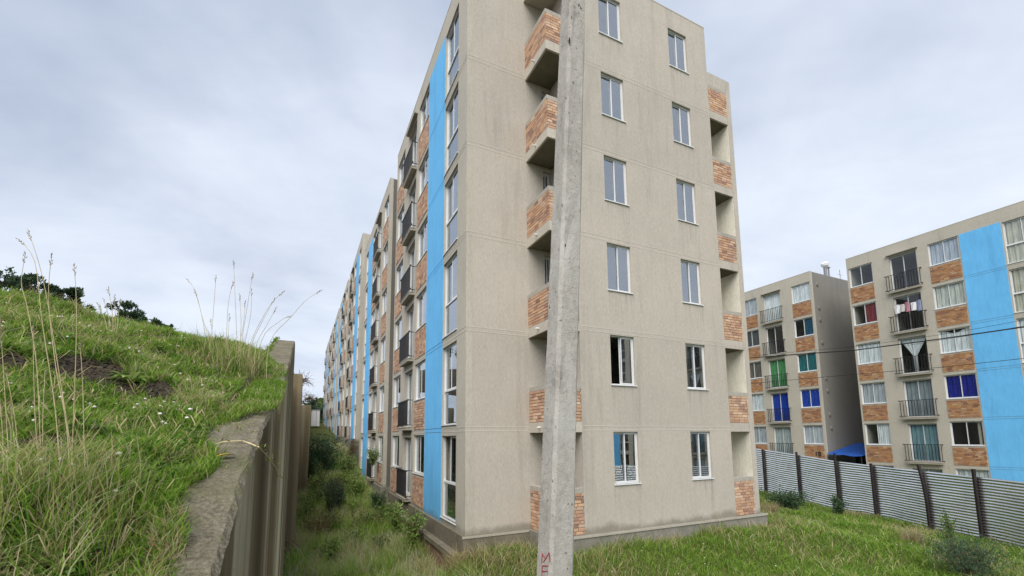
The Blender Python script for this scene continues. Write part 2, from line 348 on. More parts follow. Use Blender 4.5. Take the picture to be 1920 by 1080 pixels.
def hill_hit(px, py, t0=.6):
    d = ray(px, py)/FPX; t = t0
    while t < 120:
        p = EYE+d*t
        if p[2] < hill_z(p[0], p[1]): return p
        t += .02+t*.002
    return EYE+d*t
def ground_hit(px, py):
    d = ray(px, py)/FPX; t = 2.
    while t < 120:
        p = EYE+d*t
        if p[2] < ground_z(p[0], p[1]): return p
        t += .04
    return EYE+d*t
def grid_sheet(name, xs, ys, fz, mat):
    X, Y = np.meshgrid(xs, ys); Z = fz(X, Y); V = np.stack([X.ravel(), Y.ravel(), Z.ravel()], 1)
    nx, ny = len(xs), len(ys); i = np.arange((nx-1)*(ny-1)); r = i//(nx-1); c = i % (nx-1); a = r*nx+c
    me = fast_mesh(name, V, np.stack([a, a+1, a+nx+1, a+nx], 1))
    me.polygons.foreach_set('use_smooth', np.ones(len(me.polygons), bool))
    return link(name, me, mat, kind='structure')
far = lambda a, b, n, p=2.2: a+(b-a)*np.linspace(0, 1, n)**p
grid_sheet('ground', np.unique(np.concatenate([-far(4, 400, 24), np.arange(-4, 21, .22), far(21, 600, 30)])), np.unique(np.concatenate([-far(13, 400, 24), np.arange(-13, 26, .22), far(26, 900, 34)])), ground_z, M['ground'])
grid_sheet('hillside', np.unique(np.concatenate([-far(9, 260, 30), np.arange(-9, -3.88, .07)])), np.unique(np.concatenate([-far(11, 60, 10), np.arange(-11, 4, .09), far(4, 260, 34)])), hill_z, M['hill'])

# ------------------------------------------------------------------ wall and facade builders (canonical frame: facing -Y, u = +X)
H = 2.4; ZR = 14.948; NF = 6
def wall_mb(u0, u1, z0, z1, t, ops):
    mb = MB(); us = sorted({u0, u1, *[o[0] for o in ops], *[o[1] for o in ops]}); zs = sorted({z0, z1, *[o[2] for o in ops], *[o[3] for o in ops]})
    inside = lambda u, z: any(o[0] < u < o[1] and o[2] < z < o[3] for o in ops)
    for a, b in zip(us, us[1:]):
        for c, d in zip(zs, zs[1:]):
            if inside((a+b)/2, (c+d)/2): continue
            mb.quad((a, 0, c), (b, 0, c), (b, 0, d), (a, 0, d)); mb.quad((b, t, c), (a, t, c), (a, t, d), (b, t, d))
    for a, b, c, d in ops:
        mb.quad((a, 0, c), (a, 0, d), (a, t, d), (a, t, c)); mb.quad((b, t, c), (b, t, d), (b, 0, d), (b, 0, c))
        mb.quad((a, t, c), (b, t, c), (b, 0, c), (a, 0, c)); mb.quad((a, 0, d), (b, 0, d), (b, t, d), (a, t, d))
    mb.quad((u0, 0, z0), (u0, 0, z1), (u0, t, z1), (u0, t, z0)); mb.quad((u1, t, z0), (u1, t, z1), (u1, 0, z1), (u1, 0, z0))
    mb.quad((u0, 0, z1), (u1, 0, z1), (u1, t, z1), (u0, t, z1)); mb.quad((u0, t, z0), (u1, t, z0), (u1, 0, z0), (u0, 0, z0))
    return mb
CACHE = {}
def cached(key, fn):
    if key not in CACHE: CACHE[key] = fn()
    return CACHE[key]
def frame_mb(w, h, kind):
    mb = MB(); b = .030; D = .06
    mb.box(0, b, 0, D, 0, h); mb.box(w-b, w, 0, D, 0, h); mb.box(b, w-b, 0, D, 0, b); mb.box(b, w-b, 0, D, h-b, h)
    if kind == 'bay':
        zt = h*.42; mb.box(b, w-b, .002, D-.002, zt, zt+.05)
    return mb
def sash_mb(w, h):
    mb = MB(); b = .023
    mb.box(0, b, 0, .022, 0, h); mb.box(w-b, w, 0, .022, 0, h); mb.box(b, w-b, 0, .022, 0, b); mb.box(b, w-b, 0, .022, h-b, h); return mb
def pane_mb(w, h): return MB().box(.02, w-.02, .008, .014, .02, h-.02)
def curtain_mb(w, h, style):
    n = 26; V = []; F = []; rows = 8
    for j in range(rows+1):
        for i in range(n+1):
            a = i/n; z = h*(1-j/rows); x = a*w; y = .02*math.sin(a*w*34+j*.25)+.012*math.sin(a*71)
            if style == 'tied':
                s = 1-.86*max(0, min(1, j/rows*1.9)); x = w/2+(x-w/2)*s
            if style == 'sag': z -= .16*h*math.sin(math.pi*a)**2*(1-j/rows)
            if style == 'half': x = w*(.5+a*.5)
            V.append((x, y, z))
    for j in range(rows):
        for i in range(n): a = j*(n+1)+i; F.append((a, a+1, a+n+2, a+n+1))
    mb = MB(); mb.v = V; mb.f = F; return mb
def add_window(parent, loc, rz, w, h, kind='slide', gl='glass', opened=False, curt=None, sill=True, name='window'):
    """loc = lower left corner of the opening on the facade plane, in the parent's space"""
    def rel(u, n, z): return (u, n, z)
    rot = Matrix.Rotation(rz, 3, 'Z')
    off = rot @ Vector((0, .055, 0)); loc = Vector(loc)+off
    win = link(name, cached(('fr', w, h, kind), lambda: frame_mb(w, h, kind).mesh('window_frame')), M['alu'], parent, loc, rz)
    z0 = .035; ht = h-.07
    if kind == 'bay':
        zt = h*.42; link('pane', cached(('pn', w-.07, zt-.035), lambda: pane_mb(w-.07, zt-.035).mesh('pane')), M[gl], win, (.035, .02, .035)); z0 = zt+.05; ht = h-.035-z0
    sw = (w-.07)/2+.014
    for s in (0, 1):
        x = .035 if s == 0 else w-.035-sw; y = .034 if s == 0 else .006
        if opened and s == 0: x = w-.035-sw-.03
        sa = link('sash', cached(('sa', sw, ht), lambda: sash_mb(sw, ht).mesh('sash')), M['alu'], win, (x, y, z0))
        link('pane', cached(('pn', sw, ht), lambda: pane_mb(sw, ht).mesh('pane')), M[gl], win, (x, y, z0))
    if sill:
        link('sill', cached(('sl', w), lambda: MB().box(-.025, w+.025, -.085, -.001, -.022, 0).mesh('sill')), M['alu'], win, (0, 0, 0))
    if curt:
        c, style = curt
        link('curtain', cached(('cu', w, h, style), lambda: curtain_mb(w-.04, h-.06, style).mesh('curtain')).copy() if True else None, cloth(c), win, (.02, .072, .03))
    return win
def brick_rows(w, h, ch=.0785, bl=.20, gap=.014):
    """brick rectangles that fill w x h in half bond"""
    out = []; n = max(1, round(h/ch)); ch = h/n
    for r in range(n):
        x = -bl*random.choice((.5, .25, .75, 0)) if r % 2 else -bl*random.choice((0, .33))
        while x < w-.02:
            a = max(0, x); b = min(w, x+bl)
            if b-a > .03: out.append((a+gap/2, b-gap/2, r*ch+gap/2, (r+1)*ch-gap/2))
            x += bl
    return out
def brick_panel_mb(w, h, t=.018, bl=.205):
    mb = MB()
    for a, b, c, d in brick_rows(w, h, bl=bl): 
        p = random.uniform(-.002, .003); mb.box(a, b, -p, t, c, d, random.random())
    return mb
def rail_mb(w, h=.86):
    mb = MB(); D = .185
    for z in (0, h): mb.box(-.06, w+.06, -D-.015, -D+.015, z-.014, z+.014); 
    for z in (0, h):
        for x in (0, w): mb.box(x-.011, x+.011, -D+.015, 0, z-.011, z+.011)
    n = int(w/.125)
    for i in range(n+1):
        x = w*i/n; mb.box(x-.011, x+.011, -D-.011, -D+.011, .014, h-.014)
    for x in (-.06, w+.06):
        for z in (0, h): mb.box(x-.022, x+.022, -D-.024, -D+.024, z-.024, z+.024)
    return mb
def slab_mb(w):
    mb = MB(); mb.box(-.10, w+.10, -.20, -.001, -.09, -.01); mb.box(-.11, w+.11, -.215, -.001, -.0101, .012); return mb

LAY_MAIN = dict(L=9.35, strip=(0, .68), bay=(.69, 1.90), blue=(1.92, 3.72), winA=(3.80, 5.22), door=(5.58, 6.86), winB=(7.66, 9.12))
LAY_C = dict(L=8.75, winB=(.10, 1.35), door=(2.18, 3.44), winA=(3.95, 5.20), blue=(5.24, 6.75), bay=(6.80, 8.02))
Z_BAY, Z_WIN, Z_DOOR = (.14, 2.25), (1.06, 2.29), (.20, 2.22)
def flip(lay):
    L = lay['L']; return {k: (v if k == 'L' else (L-v[1], L-v[0])) for k, v in lay.items()}
def facade(root, origin, rz, lay, gl, curtains=None, opens=(), zb=0., mat='plaster_side', zoff=0):
    """one full residential facade on root: wall, blue band, windows, brick panels, doors, railings"""
    rot = Matrix.Rotation(rz, 3, 'Z'); org = Vector(origin)
    P = lambda u, n, z: org+rot @ Vector((u, n, z))
    L = lay['L']; ops = []
    for k in range(NF):
        z = k*H
        for key, zz in (('bay', Z_BAY), ('winA', Z_WIN), ('winB', Z_WIN), ('door', Z_DOOR)):
            ops.append((lay[key][0], lay[key][1], round(z+zz[0], 4), round(z+zz[1], 4)))
    link('facade_wall', wall_mb(0, L, zb, ZR, .16, ops), M[mat], root, P(0, 0, 0), rz)
    b0, b1 = lay['blue']; mb = MB()
    for k in range(NF):
        mb.box(b0, b1, -.014, -.001, k*H+(.06 if k else 0), (k+1)*H-.06 if k < NF-1 else 14.30)
        if k: mb.box(b0, b1, -.0125, -.0012, k*H-.045, k*H+.045)
    link('blue_panel', mb, M['blue'], root, P(0, 0, 0), rz)
    mb = MB()
    segs = [(0, b0), (b1, L)]
    for k in range(1, NF):
        for a, b in segs:
            for dz in (-.05, .05):
                if b-a > .05: mb.box(a+.002, b-.002, -.005, -.001, k*H+dz-.009, k*H+dz+.009)
    link('floor_joint', mb, M['joint'], root, P(0, 0, 0), rz)
    link('roof_coping', MB().box(0.002, L-.002, -.006, .166, ZR+.001, ZR+.03), M['plaster_clean'], root, P(0, 0, 0), rz)
    cu = curtains or {}
    for k in range(NF):
        z = k*H
        w = round(lay['bay'][1]-lay['bay'][0], 4)
        add_window(root, P(lay['bay'][0], 0, z+Z_BAY[0]), rz, w, Z_BAY[1]-Z_BAY[0], 'bay', gl, ('bay', k+1) in opens, cu.get(('bay', k+1)))
        for key in ('winA', 'winB'):
            a, b = lay[key]; w = round(b-a, 4)
            add_window(root, P(a, 0, z+Z_WIN[0]), rz, w, round(Z_WIN[1]-Z_WIN[0], 4), 'slide', gl, (key, k+1) in opens, cu.get((key, k+1)))
            link('brick_panel', cached(('bp', w, k, key, gl), lambda: brick_panel_mb(w, .90).mesh('brick_panel')), M['brick'] if gl == 'glass' else M['brick_orange'], root, P(a, -.019, z+.07), rz, kind='stuff')
        a, b = lay['door']; w = round(b-a, 4)
        add_window(root, P(a, .06, z+Z_DOOR[0]), rz, w, round(Z_DOOR[1]-Z_DOOR[0], 4), 'slide', gl, False, cu.get(('door', k+1)), False, 'balcony_door')
        link('balcony_slab', cached(('bs', w), lambda: slab_mb(w).mesh('balcony_slab')), M['plaster_clean'], root, P(a, 0, z+.16), rz)
        link('balcony_railing', cached(('br', w), lambda: rail_mb(w+.28).mesh('balcony_railing')), M['rail'], root, P(a-.14, 0, z+.24), rz)
    a, b = lay['door']
    link('door_canopy', MB().box(a-.10, b+.10, -.13, -.001, 14.31, 14.37), M['coping'], root, P(0, 0, 0), rz)
def shell(root, x0, x1, y0, y1, zb, end_mat, south=True, north=True):
    """end walls, back wall, roof and floors of a block whose facade stands at x0 (facing -X)"""
    t = .16
    if south: link('end_wall', MB().box(x0+.161, x1-t, y0+.001, y0+t, zb, ZR-.002), M[end_mat], root)
    if north: link('end_wall', MB().box(x0+.161, x1-t, y1-t, y1-.001, zb, ZR-.002), M[end_mat], root)
    link('back_wall', MB().box(x1-t+.001, x1, y0+.002, y1-.002, zb, ZR-.004), M['plaster_side'], root)
    interior(root, x0+.165, x1-t-.005, y0+t+.005, y1-t-.005)
def interior(root, x0, x1, y0, y1):
    mb = MB()
    for k in range(NF+1): mb.box(x0, x1, y0, y1, k*H-.10, (k*H+.0 if k < NF else ZR-.3) if k else .05)
    link('floor_slabs', mb, M['slab'], root)
    mb = MB()
    for k in range(NF):
        mb.box(x0+3.0, x0+3.1, y0, y1, k*H+.052, (k+1)*H-.102)
        for f in (.2, .42, .6, .8): yy = y0+(y1-y0)*f; mb.box(x0, x0+2.998, yy, yy+.1, k*H+.052, (k+1)*H-.102)
    link('partition_walls', mb, M['plaster_clean'], root)

# ------------------------------------------------------------------ the near apartment block
main = thing('apartment_block', 'nearest beige apartment block with brick corner balconies, right behind the leaning concrete pole', 'building', (0, 0, 0))
R90 = -math.pi/2; G_ROW = 'apartment blocks of the long row'
main['group'] = G_ROW
YEND = LAY_MAIN['L']; PR = -1.137
facade(main, (0, YEND, 0), R90, flip(LAY_MAIN), 'glass', None, {('bay', 1)})
# gable side: recessed strip with balcony doors, proud wall with two window columns, loggia at the right end
ops = [(2.2, 2.45, k*H+.10, k*H+2.2) for k in range(NF)]
link('gable_wall', wall_mb(.161, 2.47, 0, ZR, .16, ops), M['plaster'], main, (0, 0, 0))
link('gable_corner', MB().box(.0015, .1605, .0005, .159, -.0, ZR-.003), M['plaster'], main)
WX = [(3.369, 4.126), (5.908, 6.655)]; ZW0, ZW1 = 1.063, 2.311
ops = [(a, b, round(k*H+ZW0, 4), round(k*H+ZW1, 4)) for k in range(NF) for a, b in WX]
link('gable_wall', wall_mb(2.47, 7.47, 0, ZR, .16, ops), M['plaster'], main, (0, PR, 0))
link('return_wall', MB().box(2.471, 2.63, PR+.161, .159, 0, ZR-.002), M['plaster'], main)
link('return_wall', MB().box(7.31, 7.469, PR+.161, 1.3, 0, ZR-.002), M['cream_lifted'], main)  # pale colour chosen to bounce light onto the loggia side
link('loggia_side_wall', MB().box(8.285, 8.47, PR, .35, 0, 13.44), M['plaster'], main)
link('loggia_bright_skin', MB().box(8.275, 8.284, PR+.012, .34, 0, 13.4), M['cream_lifted'], main)  # thin added skin, brighter than its wall to counter the loggia shade
link('side_wall', MB().box(7.30, 7.468, 1.302, YEND, 0, ZR-.002), M['plaster'], main)
link('end_wall', MB().box(.162, 7.298, YEND-.16, YEND-.001, 0, ZR-.002), M['grey_wall'], main)
interior(main, .17, 7.29, .165, YEND-.17)
mb = MB()
for k in range(NF): mb.box(2.64, 7.30, .4, .5, k*H+.06, (k+1)*H-.11)
for k in range(NF+1): mb.box(2.64, 7.30, PR+.165, .16, k*H-.10, k*H if k else .05)
link('partition_walls', mb, M['slab'], main)
link('roof_coping', MB().box(.17, 2.468, -.006, .166, ZR+.001, ZR+.03), M['plaster_clean'], main)
link('roof_coping', MB().box(2.472, 7.468, PR-.006, PR+.166, ZR+.001, ZR+.03), M['plaster_clean'], main)
link('balcony_roof', MB().box(1.66, 2.468, PR, -.001, 14.30, ZR), M['plaster'], main)
mb = MB()
for k in range(1, NF):
    for dz in (-.05, .05):
        z = k*H+dz
        mb.box(.005, 1.66, -.0035, -.001, z-.008, z+.008); mb.box(2.49, 7.46, PR-.0035, PR-.001, z-.008, z+.008)
link('floor_joint', mb, M['joint'], main)
for k in range(NF):
    for ci, (a, b) in enumerate(WX):
        add_window(main, (a, PR, round(k*H+ZW0, 4)), 0, round(b-a, 4), round(ZW1-ZW0, 4), 'slide', 'glass', (ci, k) == (0, 1))
    add_window(main, (2.2, .05, k*H+.10), 0, .25, 2.1, 'slide', 'glass', False, None, False, 'balcony_door')
BRK = {}
def brick_mesh(w, h):
    key = (round(w*50)/50, round(h*250)/250)
    def mk():
        mb = MB(); b = .004; x1, z1 = key; y0, y1 = -.002, .018
        mb.poly([(0, y1, 0), (x1, y1, 0), (x1, y1, z1), (0, y1, z1), (0, y0+b, 0), (x1, y0+b, 0), (x1, y0+b, z1), (0, y0+b, z1), (b, y0, b), (x1-b, y0, b), (x1-b, y0, z1-b), (b, y0, z1-b)],
                [(4, 5, 9, 8), (5, 6, 10, 9), (6, 7, 11, 10), (7, 4, 8, 11), (8, 9, 10, 11), (0, 1, 5, 4), (1, 2, 6, 5), (2, 3, 7, 6), (3, 0, 4, 7)])
        me = mb.mesh('brick'); me.materials.append(M['brick']); return me
    return cached(('bk', key), mk)
nbrick = 0
def ell(x0, x1, y0, y1, t, z0, z1):
    """L-shaped prism: front arm x0..x1 at y0, side arm y0..y1 at x0"""
    o = [(x0, y0), (x1, y0), (x1, y0+t), (x0+t, y0+t), (x0+t, y1), (x0, y1)]; mb = MB()
    mb.poly([(x, y, z0) for x, y in o]+[(x, y, z1) for x, y in o], [(0, 3, 2, 1), (0, 5, 4, 3), (6, 7, 8, 9), (6, 9, 10, 11)]+[(i, (i+1) % 6, 6+(i+1) % 6, 6+i) for i in range(6)])
    return mb
def clad(parent, origin, rz, w, h, single):
    """bricks on a parapet face; nearest faces brick by brick, the others as one piece"""
    global nbrick
    rot = Matrix.Rotation(rz, 3, 'Z'); org = Vector(origin)
    if single:
        for a, b, c, d in brick_rows(w, h):
            link('brick', brick_mesh(b-a, d-c), None, parent, org+rot @ Vector((a, random.uniform(-.0015, .002), c)), rz); nbrick += 1
    else:
        link('bricks', brick_panel_mb(w, h), M['brick'], parent, org, rz, kind='stuff')
for k in range(NF):
    z = k*H; z0 = -.0 if k == 0 else -.095; zb = .0 if k == 0 else .155
    # left balcony: core, slab, band and coping, each an L or a plate
    a, b = 1.68, 2.468
    par = link('balcony_parapet', ell(a+.018, b, PR+.018, -.001, .10, z+zb-.001, z+.9195), M['mortar'], main)
    link('coping', ell(a, b, PR, -.001, .14, z+.92, z+1.03), M['coping'], par)
    if k:
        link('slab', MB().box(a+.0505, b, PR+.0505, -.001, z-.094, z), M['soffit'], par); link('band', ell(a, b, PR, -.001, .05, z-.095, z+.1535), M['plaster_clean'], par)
    clad(par, (a+.02, PR, z+zb), 0, b-a-.02, .92-zb, k < 2)
    clad(par, (a, -.001, z+zb), R90, -.001-PR, .92-zb, k < 2)
    if k: link('drain_spout', MB().tube([(a+.01, -.55, z+.03), (a-.09, -.55, z+.02)], .022, 8), M['alu'], par)
    # right loggia
    a, b = 7.472, 8.273
    par = link('loggia_parapet', MB().box(a, b, PR+.018, PR+.12, z+zb-.001, z+.9195), M['mortar'], main)
    link('coping', MB().box(a, b, PR+.0005, PR+.14, z+.92, z+1.03), M['coping'], par)
    if k == NF-1: link('upper_parapet', MB().box(a, b, PR+.001, PR+.13, z+1.031, 13.45), M['plaster'], main)
    if k:
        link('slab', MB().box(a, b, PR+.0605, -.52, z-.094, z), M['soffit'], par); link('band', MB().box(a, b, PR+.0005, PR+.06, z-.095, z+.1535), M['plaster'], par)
    clad(par, (a+.002, PR, z+zb), 0, b-a-.004, .92-zb, k < 3)
# plinth, ledge and footing
link('plinth', MB().box(-.085, 1.60, -.09, YEND, -.46, -.001), M['ledge'], main); link('plinth', MB().box(1.6005, 8.60, PR-.11, 2, -.62, -.002), M['plinth'], main)
link('plinth', MB().box(8.472, 8.78, -.75, 2.4, -.55, .16), M['plinth'], main)
link('plinth_edge', MB().box(-.10, 1.585, -.105, -.0905, -.05, -.0005), M['plaster_clean'], main)
link('plinth_edge', MB().box(1.585, 8.615, PR-.13, PR-.1105, -.05, -.0005), M['plaster_clean'], main)
link('plinth_ledge', MB().box(-.27, -.086, -.15, YEND, -.53, -.41), M['ledge'], main)
link('footing', MB().box(-.20, -.05, -.10, YEND, -1.9, -.531), M['footing'], main)

# ------------------------------------------------------------------ the rest of the row behind it
ORD = ['second', 'third', 'fourth', 'fifth', 'sixth', 'seventh']
XTRA = ['across a narrow dark gap from the nearest', 'raised on a grey concrete base', 'behind the raised block, half hidden by it', 'far down the shrubby passage', 'next to last before the wooded hill', 'farthest, by the wooded hill']
ROWB = []
for i in range(1, 7):
    y0 = 11.2*i; zb = 0 if i == 1 else 2.05+.25*(i-2)
    b = thing('apartment_block', f'{ORD[i-1]} apartment block of the receding row, {XTRA[i-1]}', 'building', (0, y0, zb), G_ROW)
    if i <= 2:
        facade(b, (0, YEND, 0), R90, flip(LAY_MAIN) if i % 2 == 0 else LAY_MAIN, 'glass')
        shell(b, 0, 8, 0, YEND, 0, 'shaded_wall' if i == 1 else 'plaster')
        link('plinth', MB().box(-.085, 8, -.09, YEND+.05, -3.2, -.002), M['plinth'], b)
        ROWB.append(b)
    else:
        for ch in list(ROWB[i % 2].children) if False else list(ROWB[(i-1) % 2].children):
            c = ch.copy(); COL.objects.link(c); c.parent = b
            for g in ch.children:
                d = g.copy(); COL.objects.link(d); d.parent = c

# ------------------------------------------------------------------ blocks beyond the fence
XC, ZC = 26.9, -1.88
Wt, Lace, Gry, Dk, Bl, Nv, Tl, Gn = (.74, .77, .78), (.58, .56, .47), (.46, .49, .52), (.10, .105, .11), (.012, .06, .42), (.012, .02, .26), (.10, .28, .33), (.10, .34, .13)
curC = {('winA', 6): ((.48, .52, .60), 'full'), ('winA', 5): ((.62, .63, .58), 'full'), ('winA', 4): (Wt, 'sag'), ('winA', 3): (Nv, 'full'), ('winA', 1): ((.62, .64, .62), 'full'),
        ('winB', 4): (Wt, 'full'), ('winB', 3): (Gry, 'full'), ('winB', 2): (Wt, 'half'), ('winB', 5): ((.25, .05, .06), 'half'),
        ('door', 4): (Wt, 'tied'), ('door', 3): ((.30, .34, .36), 'full'), ('door', 2): ((.20, .32, .36), 'full'), ('door', 1): (Gry, 'full'),
        ('bay', 6): (Lace, 'full'), ('bay', 5): (Lace, 'full'), ('bay', 4): (Wt, 'full'), ('bay', 3): (Gry, 'full'), ('bay', 2): (Lace, 'full')}
curB = {('winB', 6): (Wt, 'full'), ('winB', 5): ((.02, .10, .17), 'half'), ('winB', 4): ((.02, .16, .18), 'full'), ('winB', 3): (Bl, 'full'), ('winB', 2): ((.55, .58, .62), 'full'),
        ('door', 6): ((.85, .88, .88), 'full'), ('door', 4): (Gn, 'full'), ('door', 3): (Bl, 'full'), ('door', 2): ((.48, .53, .52), 'full'),
        ('winA', 6): (Gry, 'full'), ('winA', 5): (Dk, 'full'), ('winA', 4): ((.16, .14, .12), 'full'), ('winA', 3): (Wt, 'full'), ('winA', 2): (Gry, 'full')}
G_C = 'apartment blocks beyond the corrugated fence'
LC = LAY_C['L']
def block_c(label, ytop, lay, cur, grey):
    b = thing('apartment_block', label, 'building', (XC, ytop-LC, ZC), G_C)
    facade(b, (0, LC, 0), R90, lay, 'glass_clear', cur)
    shell(b, 0, 9, 0, LC, -1, grey)
    return b
blkC = block_c('pale apartment block with wide sky-blue stripe at the right edge, behind the fence', 5.18, LAY_C, curC, 'plaster_side')
blkB = block_c('narrower looking apartment block numbered 18 between the near block and the blue-striped one', 7.33+LC, flip(LAY_C), curB, 'grey_wall')
blkD = block_c('apartment block beyond the right edge, seen only mirrored in ground floor windows', 3.0-LC, flip(LAY_C), curB, 'plaster_side')
blkF = block_c('farthest right apartment block outside the view, mirrored in the left ground floor window', -19.0-LC, flip(LAY_C), curB, 'plaster_side')
blkE = block_c('far right apartment block outside the view, mirrored in ground floor windows', -8.0-LC, LAY_C, curC, 'plaster_side')
for px, py in [(1532, 534), (1536, 578), (1538, 600), (1542, 643), (1549, 710), (1552, 733), (1556, 778), (1559, 803)]:
    p = on_axis(1, 7.33, px, py)
    link('vent_cap', cached('vc', lambda: MB().tube([(0, 0, 0), (0, -.05, 0)], [.14, .10], 10).mesh('vent_cap')), M['grey_wall'], blkB, (p[0]-XC, -.001, p[2]-ZC))
p = on_axis(0, XC, 1528, 850)
def text_mesh(txt, size, ext=.004):
    cu = bpy.data.curves.new('t', 'FONT'); cu.body = txt; cu.size = size; cu.extrude = ext; cu.offset = .006
    o = bpy.data.objects.new('t', cu); COL.objects.link(o); bpy.context.view_layer.update()
    me = bpy.data.meshes.new_from_object(o.evaluated_get(bpy.context.evaluated_depsgraph_get())); bpy.data.objects.remove(o); bpy.data.curves.remove(cu)
    return me
num = link('block_number', text_mesh('18', .42), M['black'], blkB, (-.045, p[1]-(7.33)+.0, p[2]-ZC-.16)); num.rotation_euler = (math.pi/2, 0, R90)
p = on_axis(1, 9.0, 1546, 491)
v = thing('roof_vent', 'small metal turbine vent on the roof of block 18', 'vent', (p[0], 9.0, p[2]-.93))
link('pipe', MB().tube([(0, 0, ZC+ZR-.3-p[2]+.93), (0, 0, .55)], .12, 10), M['alu_dark'], v)
link('cowl', MB().tube([(0, 0, .5), (0, 0, .6), (0, 0, .75), (0, 0, .88), (0, 0, .93)], [.12, .24, .28, .18, .02], 12), M['white_paint'], v)
q = on_axis(1, 9.0, 1553, 500)
v = thing('roof_pipe', 'short thin vent pipe beside the turbine vent on block 18', 'pipe', (q[0], 9.0, q[2]-.5))
link('pipe', MB().tube([(0, 0, ZC+ZR-.3-q[2]+.5), (0, 0, .45)], .05, 8), M['alu_dark'], v); link('cap', MB().tube([(0, 0, .40), (0, 0, .50)], [.14, .06], 8), M['alu_dark'], v)
q2 = on_axis(1, 9.0, 1574, 506)
v = thing('roof_antenna', 'thin antenna mast near the right end of the roof of block 18', 'antenna', (q2[0], 9.0, q2[2]-1.0))
link('mast', MB().tube([(0, 0, ZC+ZR-.3-q2[2]+1.0), (0, 0, 1.0)], .02, 6), M['alu_dark'], v); link('crossbar', MB().tube([(-.3, 0, .6), (.3, 0, .6)], .012, 6), M['alu_dark'], v)
ld = thing('hanging_laundry', 'laundry hung out on the upper balcony of the blue-striped block', 'laundry', (XC-.09, 5.18-2.81, ZC+4*H+1.75))
for i, (c, w, h) in enumerate([((.75, .76, .78), .26, .50), ((.62, .60, .58), .22, .42), ((.55, .30, .38), .20, .55), ((.80, .80, .80), .24, .46), ((.30, .34, .48), .2, .6)]):
    g = link('garment', curtain_mb(w, h, 'full'), cloth(c), ld, (0, .58-.25*i, -h+.02*(i % 3)-.05*(i % 2))); g.rotation_euler = (0, 0, R90)
link('line', MB().tube([(0, .66, .02), (0, 0, 0), (0, -.66, .02)], .006, 5), M['rail'], ld)
# blue canopy in the gap between block 18 and the striped one
def tarp_mb():
    mb = MB(); n = 10; pts = []
    for i in range(n+1):
        for j in range(n+1):
            u, v = i/n, j/n; pts.append((-.5+3.4*u, -.97+1.94*v, .62*u+.10*v-.10*math.sin(math.pi*u)*math.sin(math.pi*v)-.05*abs(math.sin(2*math.pi*v))*(1-u)))
    mb.poly(pts, [(i*(n+1)+j, (i+1)*(n+1)+j, (i+1)*(n+1)+j+1, i*(n+1)+j+1) for i in range(n) for j in range(n)]); return mb
cn = thing('canopy', 'blue tarpaulin canopy in the dark gap beside block 18', 'canopy', (27.2, 6.25, ZC))
link('tarpaulin', tarp_mb(), M['tarp'], cn, (0, 0, 2.78))
for yy in (-.9, .9): link('post', MB().box(-.45, -.40, yy-.025, yy+.025, -.1, 2.75), M['rail'], cn)
link('gap_shade_sheet', MB().box(2.6, 2.65, -.95, .95, 0, 3.4), M['rail'], cn)  # black sheet added to stand in for the shade under the canopy

# ------------------------------------------------------------------ corrugated fence
fence = thing('corrugated_fence', 'long silvery fence of horizontally ribbed metal sheets on dark maroon posts', 'fence', (17.5, 1.7, -1.06))
FA = np.array([19.9, 6.7]); FD = np.array([15., -3.5])-FA; FL = np.linalg.norm(FD); FD = FD/FL; FN = np.array([FD[1], -FD[0]])  # FN points away from the camera side
if (EYE[:2]-FA) @ FN < 0: FN = -FN   # towards the camera
fs = [-8.5, -5.6, -2.9, 0., 2.98, 5.58, 7.5, 9.7, 11.36, 13.9, 16.5, 19.2, 22]
f_top = lambda s: float(np.interp(s, [-9, -.6, 4, 5.5, 8.2, 11.5, 12.6, 22], [1.9, 1.42, 1.16, 1.05, .97, .90, .87, .6]))
f_bot = lambda s: float(ground_z(np.array([FA[0]+FD[0]*s]), np.array([FA[1]+FD[1]*s]))[0])-.12
fo = np.array(fence.location)
def fp(s, n, z): p = FA+FD*s+FN*n; return (p[0]-fo[0], p[1]-fo[1], z-fo[2])
post_top = {0.: 1.40, 2.98: 1.36, 5.58: 1.39, 7.5: 1.07, 9.7: 1.15, 11.36: 1.13}
for i, s in enumerate(fs):
    zb = f_bot(s)-.2; zt = post_top.get(s, f_top(s)+.2); mb = MB(); w = .034
    bend = .16 if s == 9.7 else 0.
    lv = [zb, zb+(zt-zb)*.5, zb+(zt-zb)*.75, zt]; sh = [0, 0, bend*.35, bend]
    pts = []
    for z, d in zip(lv, sh):
        for a, c in ((-w, .012), (w, .012), (w, .085), (-w, .085)): pts.append(fp(s-d+a, c, z))
    F = []
    for j in range(3):
        for k in range(4): F.append((j*4+k, j*4+(k+1) % 4, j*4+4+(k+1) % 4, j*4+4+k))
    F += [(3, 2, 1, 0), (12, 13, 14, 15)]
    mb.poly(pts, F); link('post', mb, M['post'], fence)
for s0, s1 in zip(fs, fs[1:]):
    n0 = 23; V = []; F = []; cols = 8; ph0 = random.uniform(0, 6)
    prof = [(0., -.0125), (.06, -.0110), (.42, .0105), (.47, .012), (.53, .0105), (.94, -.0115)]   # each rib: a face tilted to the sky, a face tilted to the grass
    lev = [(r_+f, d) for r_ in range(n0) for f, d in prof]+[(n0, -.0125)]
    for t_, dn in lev:
        for c in range(cols+1):
            q = c/cols; s = s0+(s1-s0)*q; zt, zb = f_top(s), f_bot(s); u = t_/n0
            wv = .008*math.sin(q*5+ph0)*math.sin(u*4+ph0*2)
            z = zt-(zt-zb)*u+.004*math.sin(q*4.1+ph0)*math.sin(3.1416*u)
            V.append(fp(s, dn+wv*.6, z))
    for j in range(len(lev)-1):
        for c in range(cols): q = j*(cols+1)+c; F.append((q, q+cols+1, q+cols+2, q+1))
    me = fast_mesh('sheet', np.array(V), np.array(F))
    link('sheet', me, M['zinc'], fence)

